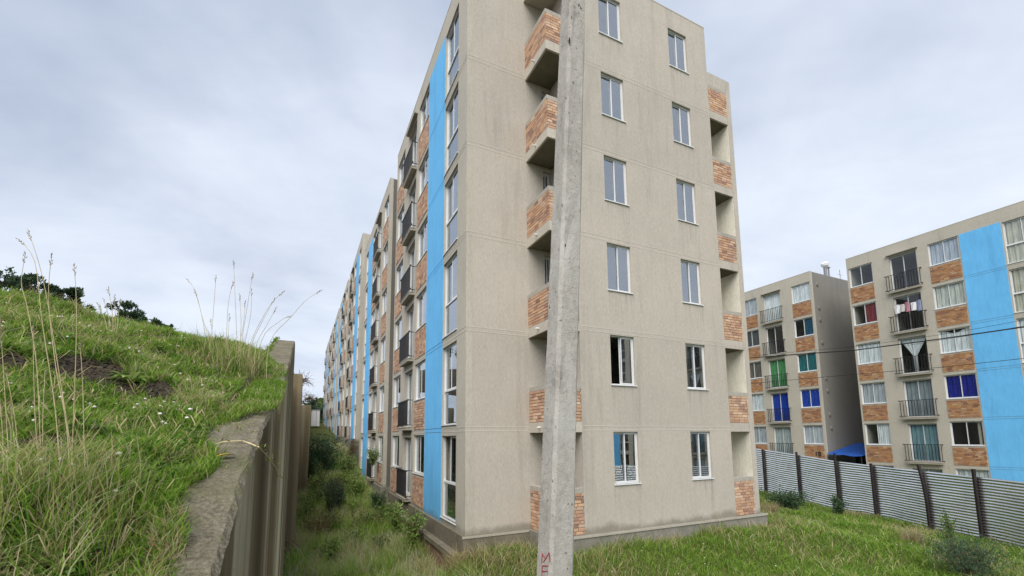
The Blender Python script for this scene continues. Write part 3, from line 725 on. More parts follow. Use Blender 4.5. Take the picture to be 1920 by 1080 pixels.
# ------------------------------------------------------------------ overhead cables
for pts, r, lab in [([(1300, 681), (1395, 672), (1500, 664), (1600, 657), (1760, 636), (1920, 613), (2100, 585)], .028, 'thickest black cable crossing in front of the blue-striped block'),
                    ([(1300, 729), (1400, 720), (1600, 702), (1760, 689), (1920, 672), (2100, 652)], .012, 'thin lower cable crossing below the thickest one'),
                    ([(1300, 676), (1470, 662), (1600, 650), (1700, 637), (1800, 622), (1920, 600), (2100, 566)], .008, 'thin upper cable running just above the thickest one'),
                    ([(1700, 648), (1800, 632), (1920, 613-2), (2100, 580)], .007, 'faint second upper cable in front of the blue stripe')]:
    P3 = [on_axis(0, 21.5, *q) for q in pts]
    o = link('overhead_cable', MB().tube(P3, r, 6), M['cable']); tag(o, lab, 'cable', 'overhead cables')

# ------------------------------------------------------------------ leaning concrete pole
dp = 3.2
pb0, pb1 = at_depth(dp, 1005, 1080), at_depth(dp, 1075, 1080); pt0, pt1 = at_depth(dp, 1052, 0), at_depth(dp, 1098, 0)
cb, ct = (pb0+pb1)/2, (pt0+pt1)/2; ax = (ct-cb); wb, wt = np.linalg.norm(pb1-pb0), np.linalg.norm(pt1-pt0)
def pole_at(z):
    k = (z-cb[2])/ax[2]; return cb+ax*k, wb+(wt-wb)*k
zf = -1.35; pc, _ = pole_at(zf)
pole = thing('utility_pole', 'leaning weathered concrete pole in front of the near block, red letters near its foot', 'pole', tuple(pc))
zs = np.concatenate([np.linspace(zf-.4, 6.6, 46)])
base_ang = math.atan2(-rt[1], -rt[0]) if False else math.atan2(rt[1], rt[0])
th = base_ang+math.radians(27)
V = []; F = []; NS = 12
def pole_ring(z):
    c, w = pole_at(z); a = w/1.30; out = []
    ch = a*.12
    sq = [(-a/2, -a/2+ch), (-a/2+ch, -a/2), (-a/6, -a/2), (a/6, -a/2), (a/2-ch, -a/2), (a/2, -a/2+ch), (a/2, 0), (a/2, a/2-ch), (a/2-ch, a/2), (-a/2+ch, a/2), (-a/2, a/2-ch), (-a/2, 0)]
    for x, y in sq:
        out.append((c[0]+x*math.cos(th)-y*math.sin(th)-pc[0], c[1]+x*math.sin(th)+y*math.cos(th)-pc[1], z-pc[2]))
    return out, a, c
for z in zs:
    r_, a, c = pole_ring(z)
    for p in r_:
        j = rng.normal(0, .0018, 3); V.append((p[0]+j[0], p[1]+j[1], p[2]))
for i in range(len(zs)-1):
    for k in range(NS): F.append((i*NS+k, i*NS+(k+1) % NS, (i+1)*NS+(k+1) % NS, (i+1)*NS+k))
mb = MB(); mb.v = V; mb.f = F+[tuple((len(zs)-1)*NS+k for k in range(NS))]
link('shaft', mb, M['pole'], pole)
def pole_face_point(px, py, off=.001):
    """point on the pole surface under a pixel: intersect with the two faces seen"""
    best = None
    for s in range(400):
        d = dp*.9+s*.001; p = at_depth(d, px, py); c, w = pole_at(p[2]); a = w/1.30
        dx, dy = p[0]-c[0], p[1]-c[1]; x = dx*math.cos(-th)-dy*math.sin(-th); y = dx*math.sin(-th)+dy*math.cos(-th)
        if abs(x) <= a/2 and abs(y) <= a/2: return p, x, y, a
    return p, 0, 0, a
for px, py, sz in [(1068, 76, .016), (1090, 38, .008), (1072, 33, .006), (1054, 385, .008), (1036, 902, .006), (1060, 460, .007), (1042, 800, .005)]:
    p, x, y, a = pole_face_point(px, py)
    mb = MB(); k = [(-.6, -.8), (.1, -1.1), (.7, -.3), (.5, .9), (-.2, 1.2), (-.8, .4)]
    onleft = x < -a/2+.012
    nrm = np.array([-math.cos(th), -math.sin(th), 0]) if onleft else np.array([math.sin(th), -math.cos(th), 0])
    tan = np.array([-nrm[1], nrm[0], 0])
    pts = [tuple(p-pc+nrm*.0015+tan*u*sz+np.array([0, 0, v_*sz*1.3])) for u, v_ in k]+[tuple(p-pc-nrm*.03+tan*u*sz+np.array([0, 0, v_*sz*1.3])) for u, v_ in k]
    mb.poly(pts[:6], [(0, 1, 2, 3, 4, 5)]); link('hole_patch', mb, M['hole_patch'], pole)  # flat black patch; the dark inside the hole is only its colour
def stroke_letters(polys, label):
    mb = MB()
    for line in polys:
        for (x0, y0), (x1, y1) in zip(line, line[1:]):
            p0 = pole_face_point(x0, y0)[0]; p1 = pole_face_point(x1, y1)[0]
            nrm = (EYE-p0); nrm /= np.linalg.norm(nrm)
            mb.tube([tuple(p0-pc+nrm*.001), tuple(p1-pc+nrm*.001)], .0042, 5)
    link('painted_letter', mb, M['red_paint'], pole, label=label)
stroke_letters([[(1016, 1056), (1017, 1038), (1023, 1048), (1030, 1036), (1031, 1053)], [(1019, 1054), (1027, 1042)]], 'hand-painted red letter M on the pole')
stroke_letters([[(1029, 1061), (1017, 1061), (1016, 1083), (1028, 1083)], [(1017, 1071), (1027, 1071)]], 'hand-painted red letter E on the pole')

# ------------------------------------------------------------------ retaining walls on the left
def retaining(name, label, x0, x1, ys, top, zb, mat='wall'):
    ny = len(ys); prof = 9; V = []; F = []
    for y in ys:
        zt = float(top(y)); j = lambda s: rng.normal(0, s)
        pr = [(x1, zb), (x1, zt-1.2), (x1+j(.004), zt-.5), (x1+j(.004), zt-.12), (x1+j(.003), zt-.025), (x1-.022+j(.004), zt+j(.004)), ((x0+x1)/2+.03, zt+j(.007)), (x0+.02, zt+j(.006)), (x0, zt-.03), (x0, zb)]
        V += [(px, y, pz) for px, pz in pr]
    m = 10
    for i in range(ny-1):
        for k in range(m-1): a = i*m+k; F.append((a, a+m, a+m+1, a+1))
    F += [tuple(range(m)), tuple((ny-1)*m+k for k in range(m))[::-1]]
    mb = MB(); mb.v = V; mb.f = F
    return tag(link(name, mb, M[mat]), label, 'wall', 'retaining walls')
retaining('retaining_wall', 'near dark mossy stretch of concrete retaining wall in the left foreground', WX0, WX1-.035, np.append(np.arange(-12, -4.5, .06), -4.5), lambda y: zcap(y)-np.interp(y, [-6, -4.5], [0, .07]), -2)
retaining('retaining_wall', 'pale streaked stretch of retaining wall rising above the mossy foreground one', WX0+.004, WX1+.004, np.append(np.arange(-4.49, 1.13, .10), 1.14), lambda y: zcap(y)+.012, -2, 'wall_pale')
retaining('retaining_wall', 'low stretch of concrete retaining wall just beyond the pale streaked one', -3.85, -3.47, np.arange(4.5, 10.01, .25), lambda y: np.interp(y, [4.5, 10], [4.1, 4.25]), -2, 'wall_pale')
retaining('retaining_wall', 'farthest low stretch of retaining wall, overhung by dry brush', -3.6, -3.08, np.arange(12.5, 24.01, .5), lambda y: np.interp(y, [12.5, 24], [3.75, 4.1]), -2)

# ------------------------------------------------------------------ grass
def blades(P, h, w, lean, col_root, col_tip, seg=2):
    """P (n,3); h, w arrays; returns verts, tri faces, colours: bent blades of two quads folded to a tip"""
    n = len(P); az = rng.uniform(0, 2*np.pi, n); d = np.stack([np.cos(az), np.sin(az), np.zeros(n)], 1)
    fz = rng.uniform(0, 2*np.pi, n); s = np.stack([np.cos(fz), np.sin(fz), np.zeros(n)], 1)*(w[:, None]/2)
    le = lean*h; upv = np.array([0, 0, 1.])
    m1 = P+d*(le*.30)[:, None]+upv*(h*.55)[:, None]; tp = P+d*le[:, None]+upv*(h*np.sqrt(np.clip(1-(lean*.6)**2, .12, 1)))[:, None]
    V = np.stack([P-s, P+s, m1-s*.8, m1+s*.8, tp], 1).reshape(-1, 3)
    b = np.arange(n)[:, None]*5
    F = np.concatenate([b+np.array([[0, 1, 3]]), b+np.array([[0, 3, 2]]), b+np.array([[2, 3, 4]])], 0)
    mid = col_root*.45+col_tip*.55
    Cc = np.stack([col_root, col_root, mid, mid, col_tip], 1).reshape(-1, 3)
    return V, F, Cc
def patch_noise(x, y, s, seed=0):
    return .5+.25*(np.sin(x*s+1.3*seed)*np.cos(y*s*1.13+.7*seed)+np.sin((x*.7+y*.9)*s*1.7+seed)*.6+np.sin((x*1.1-y*.6)*s*2.9+2*seed)*.4)
GREEN = np.array([[.13, .255, .024], [.18, .32, .032], [.24, .365, .05], [.10, .215, .028], [.30, .39, .075], [.155, .26, .04]])
STRAW = np.array([[.50, .41, .20], [.60, .51, .28], [.40, .30, .16], [.56, .50, .30]])
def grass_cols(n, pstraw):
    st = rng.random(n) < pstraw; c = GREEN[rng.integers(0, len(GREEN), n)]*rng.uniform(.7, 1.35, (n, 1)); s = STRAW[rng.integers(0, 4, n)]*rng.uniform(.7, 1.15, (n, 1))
    c = np.where(st[:, None], s, c); return c*.62, np.minimum(c*1.38, .72), st  # tips lightened to make up for the shade between blades
def emit(name, P, h, w, lean, cr, ct_, label, cat):
    V, F, Cc = blades(P, h, w, lean, cr, ct_)
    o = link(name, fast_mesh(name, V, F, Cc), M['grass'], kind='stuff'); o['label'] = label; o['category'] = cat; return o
# dirt patches on the hill that stay bare
dirt = [(hill_hit(px, py), r) for px, py, r in [(140, 705, .15), (180, 722, .18), (225, 730, .13), (60, 862, .10), (110, 850, .07), (300, 742, .10), (20, 690, .07), (345, 1000, .05)]]
def bare(x, y):
    m = np.zeros(len(x), bool)
    for p, r in dirt: m |= ((x-p[0])**2+((y-p[1])*.55)**2) < (r*(.75+.5*patch_noise(x, y, 9, 3)))**2
    return m
# hill: density falls with distance from the eye
N = 380000
az = rng.uniform(math.radians(-33), math.radians(4), N); dd = 1.0+10.5*rng.random(N)**1.35
x = EYE[0]+dd*np.sin(az); y = EYE[1]+dd*np.cos(az)
creep = np.interp(y, [-9, -6.9, -6.1, -5.6, -5.2, -3.6, -2.4, -1.4], [.24, .16, .04, .22, .40, .40, .32, .03])*(.55+.9*patch_noise(x, y, 5, 2))
k = (x < np.minimum(WX0+creep+.03*rng.normal(0, .6, N), WX1+.015)) & (y < 3.0) & ~bare(x, y)
k &= rng.random(N) < np.clip(patch_noise(x, y, 3.1, 1)*.9+patch_noise(x, y, 12., 3)*1.1-.25, .10, 1)
x, y, dd = x[k], y[k], dd[k]; n = len(x); oncap = x > WX0-.02; P = np.stack([x, y, np.where(oncap, zcap(y)+.004, hill_z(x, y)-.005)], 1)
ps = np.clip(.07+.5*(patch_noise(x, y, 2.1, 5)-.55), .03, .45); ps[(dd < 2.6) & (x < -4.5)] += .22; ps += .35*(patch_noise(x, y, 6.5, 13) > .66)*(patch_noise(x, y, 15., 2) > .4)
cr, ct_, st = grass_cols(n, ps)
tall = patch_noise(x, y, 4.2, 7)
h = (.028+.085*rng.random(n)**1.8)*(.35+1.0*tall+.8*patch_noise(x, y, 10., 6)**2); h[st] *= 1.35; h[oncap] *= .75; h[dd < 2.4] *= 1.25
w = np.clip(.0030+.0009*dd, .0042, .012)*rng.uniform(.6, 1.7, n); w[st] *= .6
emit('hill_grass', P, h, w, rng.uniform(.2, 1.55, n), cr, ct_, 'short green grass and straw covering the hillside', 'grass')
# lawn in front of the building and along the fence
N = 420000
x = rng.uniform(-3.6, 20, N); y = rng.uniform(-9, 9, N); d2 = np.hypot(x-EYE[0], y-EYE[1])
inb = (x > -.3) & (x < 8.9) & (y > -1.30) | (x > -.3) & (x < 1.6) & (y > -.13)
inb &= ~((x < 1.58) & (y < -.13))
sfence = (x-FA[0])*FN[0]+(y-FA[1])*FN[1]
ang = np.arctan2(x-EYE[0], y-EYE[1])-YAW
k = ~inb & (sfence > .0) & (np.abs(ang) < .95) & (d2 > 5.0) & ~((x < -.25) & (y > .5)) & (rng.random(N) < np.clip(11/d2, .35, 1))
x, y, d2 = x[k], y[k], d2[k]; n = len(x); P = np.stack([x, y, ground_z(x, y)-.01], 1)
near_b = np.exp(-np.maximum(0, -1.25-y)/.45)*(x > 0)*(x < 9)
ps = np.clip(.06+.7*(patch_noise(x, y, 1.1, 4)-.52)+.28*near_b+.15*(x < .5), .03, .75)
cr, ct_, st = grass_cols(n, ps)
h = (.07+.13*rng.random(n)**1.3)*(.55+.9*patch_noise(x, y, 1.9, 9))*(1+.5*near_b); h[st] *= 1.5
w = np.clip(.0011*d2, .008, .018)*rng.uniform(.7, 1.4, n)
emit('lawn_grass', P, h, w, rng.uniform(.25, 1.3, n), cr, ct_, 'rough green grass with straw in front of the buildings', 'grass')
# passage between wall and facade: longer, drier, its colours raised to offset the shade there
N = 130000
x = rng.uniform(-3.66, -.15, N); y = -3.5+34*rng.random(N)**1.5
k = ~((x > -.30) & (y > -.15)); x, y = x[k], y[k]; n = len(x); d2 = np.hypot(x-EYE[0], y-EYE[1])
P = np.stack([x, y, ground_z(x, y)-.01], 1)
ps = np.clip(.34+.9*(patch_noise(x, y, 1.5, 6)-.5), .08, .85); cr, ct_, st = grass_cols(n, ps); cr = np.minimum(cr*1.55, .6); ct_ = np.minimum(ct_*1.4, .7)  # both colours lifted to make up for the shaded passage
h = (.12+.26*rng.random(n)**1.4)*(.6+.8*patch_noise(x, y, 2.3, 2)); h[st] *= 1.45
w = np.clip(.0009*d2, .007, .02)*rng.uniform(.7, 1.4, n)
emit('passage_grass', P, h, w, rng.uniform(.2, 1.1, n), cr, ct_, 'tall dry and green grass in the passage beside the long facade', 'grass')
N = 26000; x = rng.uniform(-3.6, -.3, N); y = 1.5+20*rng.random(N)**1.3; k = patch_noise(x, y, 1.9, 14) > .45; x, y = x[k], y[k]; n = len(x); d2 = np.hypot(x-EYE[0], y-EYE[1])
ps = np.clip(.34+1.2*(patch_noise(x, y, 1.2, 3)-.5), .06, .85); cr, ct_, st = grass_cols(n, ps)
emit('passage_tall_grass', np.stack([x, y, ground_z(x, y)-.01], 1), rng.uniform(.35, .85, n), np.clip(.0008*d2, .007, .016), rng.uniform(.1, .7, n), np.minimum(cr*1.5, .6), np.minimum(ct_*1.3, .7), 'long pale grass standing above the rest in the passage', 'grass')  # blade colours brightened here too, against the passage shade
# straw lying about and clover leaves on the hill
N = 3000; az = rng.uniform(math.radians(-32), math.radians(2), N); dd = 1.2+6.5*rng.random(N)**1.3; x = EYE[0]+dd*np.sin(az); y = EYE[1]+dd*np.cos(az)
k = (x < WX0+.06) & (~bare(x, y) | (rng.random(N) < .25)); x, y, dd = x[k], y[k], dd[k]; n = len(x); c = STRAW[rng.integers(0, 4, n)]*rng.uniform(.7, 1.3, (n, 1))
emit('hill_straw', np.stack([x, y, np.where(x > WX0, zcap(y), hill_z(x, y))+rng.uniform(0, .05, n)], 1), rng.uniform(.05, .16, n), np.clip(.0018*dd, .003, .008), rng.uniform(1., 1.62, n), c, c, 'dead straw lying in the hillside grass', 'straw')
N = 70000; az = rng.uniform(math.radians(-32), math.radians(2), N); dd = 1.2+5.5*rng.random(N)**1.2; x = EYE[0]+dd*np.sin(az); y = EYE[1]+dd*np.cos(az)
k = (x < WX0+.05) & (patch_noise(x, y, 4.4, 8) > .42) & ~bare(x, y); x, y = x[k], y[k]; n = len(x)
C0 = np.stack([x, y, np.where(x > WX0, zcap(y), hill_z(x, y))+rng.uniform(.005, .05, n)], 1)
d = rng.normal(0, 1, (n, 3)); d[:, 2] *= .35; d /= np.linalg.norm(d, axis=1)[:, None]; sd = np.cross(d, np.array([0, 0, 1.])+rng.normal(0, .25, (n, 3))); sd /= np.linalg.norm(sd, axis=1)[:, None]
L_ = rng.uniform(.012, .036, (n, 1))*np.where(rng.random((n, 1)) < .06, 1.7, 1); V = np.stack([C0, C0+d*L_*.6+sd*L_*.45, C0+d*L_, C0+d*L_*.6-sd*L_*.45], 1).reshape(-1, 3)
cc = GREEN[rng.integers(0, 6, n)]*rng.uniform(.45, 1.15, (n, 1))*np.array([.85, .95, 1.25]); o = link('clover_leaves', fast_mesh('clover_leaves', V, np.arange(n*4).reshape(n, 4), np.repeat(cc, 4, 0)), M['grass'], kind='stuff'); o['label'] = 'low clover leaves between the hillside grass'; o['category'] = 'clover'
# clover flowers on the hill
def flowers(name, pts, r, label, mat='flower', cat='flowers'):
    ph = (1+5**.5)/2; ico = np.array([(-1, ph, 0), (1, ph, 0), (-1, -ph, 0), (1, -ph, 0), (0, -1, ph), (0, 1, ph), (0, -1, -ph), (0, 1, -ph), (ph, 0, -1), (ph, 0, 1), (-ph, 0, -1), (-ph, 0, 1)])/1.9
    fi = np.array([(0, 11, 5), (0, 5, 1), (0, 1, 7), (0, 7, 10), (0, 10, 11), (1, 5, 9), (5, 11, 4), (11, 10, 2), (10, 7, 6), (7, 1, 8), (3, 9, 4), (3, 4, 2), (3, 2, 6), (3, 6, 8), (3, 8, 9), (4, 9, 5), (2, 4, 11), (6, 2, 10), (8, 6, 7), (9, 8, 1)])
    n = len(pts); s = r*rng.uniform(.6, 1.25, (n, 1, 1))*np.array([1, 1, .75]); V = pts[:, None, :]+ico[None]*s*rng.uniform(.8, 1.2, (n, 12, 1))
    F = (np.arange(n)[:, None, None]*12+fi[None]).reshape(-1, 3)
    o = link(name, fast_mesh(name, V.reshape(-1, 3), F), M[mat], kind='stuff'); o['label'] = label; o['category'] = cat
N = 1500
az = rng.uniform(math.radians(-30), math.radians(0), N); dd = 1.6+6*rng.random(N); x = EYE[0]+dd*np.sin(az); y = EYE[1]+dd*np.cos(az)
k = (x < WX0-.05) & (patch_noise(x, y, 3.3, 11) > .50) & (rng.random(N) < .42) & ~bare(x, y); x, y = x[k], y[k]
flowers('clover_flowers', np.stack([x, y, hill_z(x, y)+rng.uniform(.03, .09, len(x))], 1), .0105, 'small white clover flowers scattered over the hillside')
pp = []
for p, r in dirt[:7]:
    n = int(900*r/.3); a = rng.uniform(0, 6.283, n); q = r*1.15*np.sqrt(rng.random(n)); pp.append(np.stack([p[0]+q*np.cos(a), p[1]+q*np.sin(a)*1.7], 1))
pp = np.concatenate(pp); flowers('soil_clods', np.stack([pp[:, 0], pp[:, 1], hill_z(pp[:, 0], pp[:, 1])+.002], 1)*1., .017, 'dark crumbly clods of bare earth on the hillside', 'hill', 'earth')
N = 90; x = rng.uniform(2, 14, N); y = rng.uniform(-6, -2, N); flowers('lawn_flowers', np.stack([x, y, ground_z(x, y)+.10], 1), .012, 'tiny white flowers dotted over the lawn')

# tall grass tufts with seed heads
def grass_tuft(label, depth, stems, r, blades_at, nb, bh, cat='grass tuft'):
    root_p = hill_hit(*blades_at); t = thing('tall_grass_tuft', label, cat, tuple(root_p), 'tall grass tufts')
    dpt = (root_p-EYE) @ fw if depth is None else depth
    for st_ in stems:
        j = random.uniform(-.12, .12)
        P3 = [at_depth(dpt+j*(1 if dpt > 1.5 else .4), *q) for q in st_]
        b = P3[-1].copy(); zb = float(hill_z(b[0], b[1])) if b[0] < WX0+.2 else b[2]
        if b[2] > zb: P3.append(np.array([b[0], b[1], zb-.02]))
        # smooth
        pts = [tuple(p-root_p) for p in P3]; m = len(pts); out = []
        for i in range(m-1):
            for q in range(4):
                k = q/4; p0 = np.array(pts[max(i-1, 0)]); p1 = np.array(pts[i]); p2 = np.array(pts[i+1]); p3 = np.array(pts[min(i+2, m-1)])
                out.append(tuple(.5*((2*p1)+(-p0+p2)*k+(2*p0-5*p1+4*p2-p3)*k*k+(-p0+3*p1-3*p2+p3)*k**3)))
        out.append(pts[-1]); nn = len(out)
        s = link('stem', MB().tube(out, [r*(.5+.6*i/nn) for i in range(nn)], 5), M['straw'], t)
        mb = MB(); L0 = np.array(out[0]); dr = np.array(out[2])-L0; ln = np.linalg.norm(dr); dr /= ln; hl = r*28
        for q in range(9):
            c = L0+dr*hl*q/9; rr = r*2.0*(.5+math.sin(math.pi*(q+.5)/9)); v_ = rng.normal(0, 1, 3); v_ = v_/np.linalg.norm(v_)*rr
            mb.tube([tuple(c), tuple(c-dr*hl*.1+v_*1.1), tuple(c-dr*hl*.22+v_*1.5)], [r*.4, r*.9, r*.2], 4)
        link('seed_head', mb, M['seed'], s)
    n = nb; x = root_p[0]+rng.normal(0, bh*.45, n); y = root_p[1]+rng.normal(0, bh*.5, n); x = np.minimum(x, WX0+.03)
    P = np.stack([x, y, hill_z(x, y)-.01], 1)-root_p; cr, ct_, s_ = grass_cols(n, .5)
    V, F, Cc = blades(P, bh*rng.uniform(.4, 1.1, n), np.full(n, r*2.0)*rng.uniform(.7, 1.4, n), rng.uniform(.1, .9, n), cr, ct_)
    link('blades', fast_mesh('blades', V, F, Cc), M['grass'], t, kind='stuff')
grass_tuft('tall dry grass with seed heads at the left edge of the foreground', 1.75,
 [[(53, 432), (80, 520), (103, 650), (125, 790), (150, 960)], [(33, 448), (65, 490), (80, 610), (105, 780), (120, 1000)], [(97, 478), (91, 560), (105, 690), (125, 800), (135, 960)], [(139, 497), (143, 560), (143, 640), (138, 780), (130, 960)],
  [(48, 475), (40, 530), (52, 580), (70, 700), (78, 920)], [(150, 640), (155, 720), (157, 800), (160, 920)], [(3, 640), (8, 720), (16, 850), (25, 1000)], [(-5, 700), (4, 800), (10, 900), (15, 1060)], [(20, 760), (30, 860), (45, 1000)], [(62, 610), (65, 760), (75, 900), (90, 1050)],
  [(85, 690), (80, 800), (82, 950)], [(180, 790), (150, 840), (120, 900), (95, 980)], [(215, 765), (190, 800), (150, 860), (125, 940)], [(10, 690), (30, 800), (38, 930), (60, 1060)]], .0017, (95, 1000), 700, .30)
grass_tuft('wispy grass clump with long arching stems where hillside meets the wall top', None,
 [[(350, 523), (366, 545), (378, 590), (393, 645)], [(405, 517), (402, 560), (395, 650)], [(438, 490), (441, 560), (444, 650)], [(474, 513), (466, 560), (452, 650)], [(472, 543), (470, 590), (458, 650)], [(449, 553), (452, 600), (450, 650)], [(533, 547), (512, 565), (490, 600), (468, 650)], [(603, 545), (575, 562), (545, 595), (505, 645)],
  [(365, 545), (378, 590), (388, 650)], [(437, 530), (428, 570), (424, 645)], [(546, 592), (525, 602), (490, 640)], [(518, 577), (500, 610), (480, 650)], [(460, 565), (456, 610), (448, 650)], [(395, 600), (400, 650)], [(430, 590), (427, 650)], [(515, 560), (488, 610), (470, 652)]], .0036, (440, 690), 900, .42)
grass_tuft('low faint grass stems on the hill skyline left of the arching clump', None,
 [[(203, 540), (209, 575), (212, 610)], [(215, 555), (216, 590), (216, 612)], [(195, 562), (203, 590), (206, 612)], [(184, 570), (195, 595), (200, 612)], [(226, 562), (222, 590), (220, 612)]], .004, (207, 628), 120, .2)

# ------------------------------------------------------------------ shrubs, weeds and trees
def leaf_cloud(C, size, cols, aspect=.5, upbias=.3):
    n = len(C); d = rng.normal(0, 1, (n, 3)); d[:, 2] += upbias; d /= np.linalg.norm(d, axis=1)[:, None]
    s = np.cross(d, rng.normal(0, 1, (n, 3))); s /= np.linalg.norm(s, axis=1)[:, None]+1e-9
    L = size*rng.uniform(.6, 1.4, (n, 1)); W = L*aspect
    V = np.stack([C, C+d*L*.5+s*W*.5, C+d*L, C+d*L*.5-s*W*.5], 1).reshape(-1, 3)
    F = np.arange(n*4).reshape(n, 4); return V, F, np.repeat(cols, 4, 0)
DARKG = np.array([[.05, .095, .042], [.07, .125, .048], [.04, .08, .048], [.085, .14, .055]])
MIDG = np.array([[.10, .185, .04], [.14, .235, .05], [.09, .16, .04], [.17, .245, .075], [.21, .225, .08]])
LITEG = np.array([[.18, .30, .055], [.225, .35, .08], [.15, .25, .05], [.28, .335, .11]])
BROWN = np.array([[.16, .10, .05], [.22, .16, .08], [.12, .09, .05]])
def shrub(name, label, cat, loc, h, r, nstem, nleaf, size, pal, aspect=.4, brown=.0, group=None, up_=.5, lowest=.15, rb=.012):
    t = thing(name, label, cat, tuple(loc), group); mb = MB(); tips = []
    for i in range(nstem):
        a = rng.uniform(0, 6.283); rr = r*rng.uniform(.15, 1); hh = h*rng.uniform(.6, 1)
        p1 = np.array([math.cos(a)*rr*.35, math.sin(a)*rr*.35, hh*.5]); p2 = np.array([math.cos(a)*rr, math.sin(a)*rr, hh])
        mb.tube([(0, 0, -.1), tuple(p1), tuple(p2)], [rb, rb*.7, rb*.25], 5); tips.append((p1, p2))
    link('stems', mb, M['bark'], t)
    k = rng.integers(0, nstem, nleaf); u = rng.random(nleaf)**.8; p1 = np.array([tips[i][0] for i in k]); p2 = np.array([tips[i][1] for i in k])
    C0 = np.where((u < .35)[:, None], p1*(lowest+(1-lowest)*u/.35)[:, None], p1+(p2-p1)*((u-.35)/.65)[:, None])
    clump = rng.normal(0, 1, (nstem*6, 3))*r*.30; ck = rng.integers(0, nstem*6, nleaf)
    C0 = C0+clump[ck]*np.array([1, 1, .5])*.75+rng.normal(0, r*.09, (nleaf, 3)); C0[:, 2] = np.maximum(C0[:, 2], .03)
    c = pal[rng.integers(0, len(pal), nleaf)]*rng.uniform(.75, 1.3, (nleaf, 1))*rng.uniform(.75, 1.25, (nstem*6, 1))[ck]
    if brown: m = rng.random(nleaf) < brown; c[m] = BROWN[rng.integers(0, 3, m.sum())]
    V, F, Cc = leaf_cloud(C0, size, c, aspect, up_)
    link('foliage', fast_mesh('foliage', V, F, Cc), M['leaf'], t); return t
def gz(x, y): return float(ground_z(np.array([x]), np.array([y]))[0])
def S(x, y, *a, name='shrub', cat='shrub', **k): return shrub(name, a[0], cat, (x, y, gz(x, y)), *a[1:], **k)
S(-2.15, 18.5, 'dark green bushy shrub at the far end of the passage', 2.6, 1.25, 26, 7000, .12, DARKG, aspect=.3, group='passage shrubs')
S(-3.05, 15.5, 'dark shrub against the wall foot, deep in the passage', 2.1, .6, 14, 3200, .10, DARKG, group='passage shrubs')
S(-1.55, 13.0, 'olive shrub with brown twigs halfway down the passage', 1.3, .7, 16, 2600, .085, LITEG, brown=.18, group='passage shrubs')
S(-1.0, 16.5, 'olive bush close to the concrete base of the raised block', 1.6, .6, 14, 2400, .09, MIDG, brown=.1, group='passage shrubs')
S(-2.35, 8.2, 'tall thin dark-twigged shrub in the middle of the passage', 1.7, .36, 12, 1500, .07, DARKG, brown=.06, group='passage shrubs', rb=.016)
S(-2.0, 9.6, 'blue-green feathery shrub beside the thin dark-twigged one', 1.1, .5, 14, 1900, .07, np.array([[.045, .085, .06], [.06, .10, .07], [.05, .09, .05]]), group='passage shrubs')
S(-1.15, 10.6, 'light green leafy weed near the second block', 1.25, .5, 12, 2000, .09, LITEG, brown=.1, group='passage shrubs')
S(-.62, 8.4, 'small dark bush beside the ledge by the second black railing', .95, .34, 12, 1700, .07, DARKG, group='passage shrubs')
S(-.62, 4.7, 'tall leafy weed beside the ledge by the first black railing', 1.25, .30, 9, 800, .10, LITEG, name='tall_weed', cat='weed', group='tall weeds')
S(-.50, 2.75, 'tall leafy weed in front of the foot of the blue stripe', 1.30, .36, 9, 900, .10, LITEG, brown=.12, name='tall_weed', cat='weed', group='tall weeds')
S(-.75, 6.4, 'leafy weed between the two ledge weeds and the dark bush', .95, .3, 9, 700, .09, MIDG, name='tall_weed', cat='weed', group='tall weeds')
S(-1.3, 6.2, 'broad brownish weed patch in the grass of the passage', .8, .6, 16, 1900, .075, MIDG, brown=.35, name='tall_weed', cat='weed', group='tall weeds')
S(-2.9, 5.6, 'straw-brown weed clump at the wall foot', .9, .5, 16, 1500, .085, BROWN, aspect=.2, name='tall_weed', cat='weed', group='tall weeds')
S(-1.9, 11.6, 'small yellowish shrub behind the feathery one', 1.2, .55, 14, 2200, .08, np.array([[.13, .14, .045], [.10, .12, .035], [.16, .15, .06]]), brown=.15, group='passage shrubs')
S(-2.8, 12.0, 'brown-green shrub leaning on the wall side of the passage', 1.2, .5, 12, 1400, .085, LITEG, brown=.3, group='passage shrubs')
S(-.35, 21.6, 'reddish creeper on the grey concrete base of the raised block', 1.6, .4, 10, 1200, .09, BROWN, group='passage shrubs')
shrub('potted_plant', 'round light green plant growing at the balcony of the second block', 'plant', (-.30, 12.25, .95), .75, .32, 10, 1200, .08, MIDG)
for i, (x, y, hh, r_, pal, br, lab) in enumerate([(-2.6, 3.4, .95, .35, LITEG, .1, 'pale green weed nearest the mossy wall foot'), (-1.9, 4.6, .8, .4, LITEG, .25, 'low pale weed in the middle of the near passage grass'), (-1.35, 3.6, .7, .35, MIDG, .3, 'brown-tinged weed in the grass before the ledge'),
    (-2.4, 6.3, 1.15, .4, MIDG, .2, 'mid-height weed left of the brownish patch'), (-3.1, 8.6, 1.2, .4, LITEG, .15, 'light weed growing up the foot of the second wall'), (-1.6, 8.0, 1.05, .45, LITEG, .2, 'bushy light weed right of the thin dark shrub'),
    (-2.7, 10.2, 1.4, .5, MIDG, .15, 'bushy weed behind the thin dark shrub, wall side'), (-1.0, 13.6, 1.3, .5, LITEG, .2, 'light green bush between the second block and the olive shrub'), (-2.4, 14.2, 1.7, .6, MIDG, .1, 'tall olive bush in front of the dark bushy shrub')]):
    S(x, y, lab, hh*.85, r_, 12, 800, .075, pal, brown=br, name='tall_weed', cat='weed', group='tall weeds')
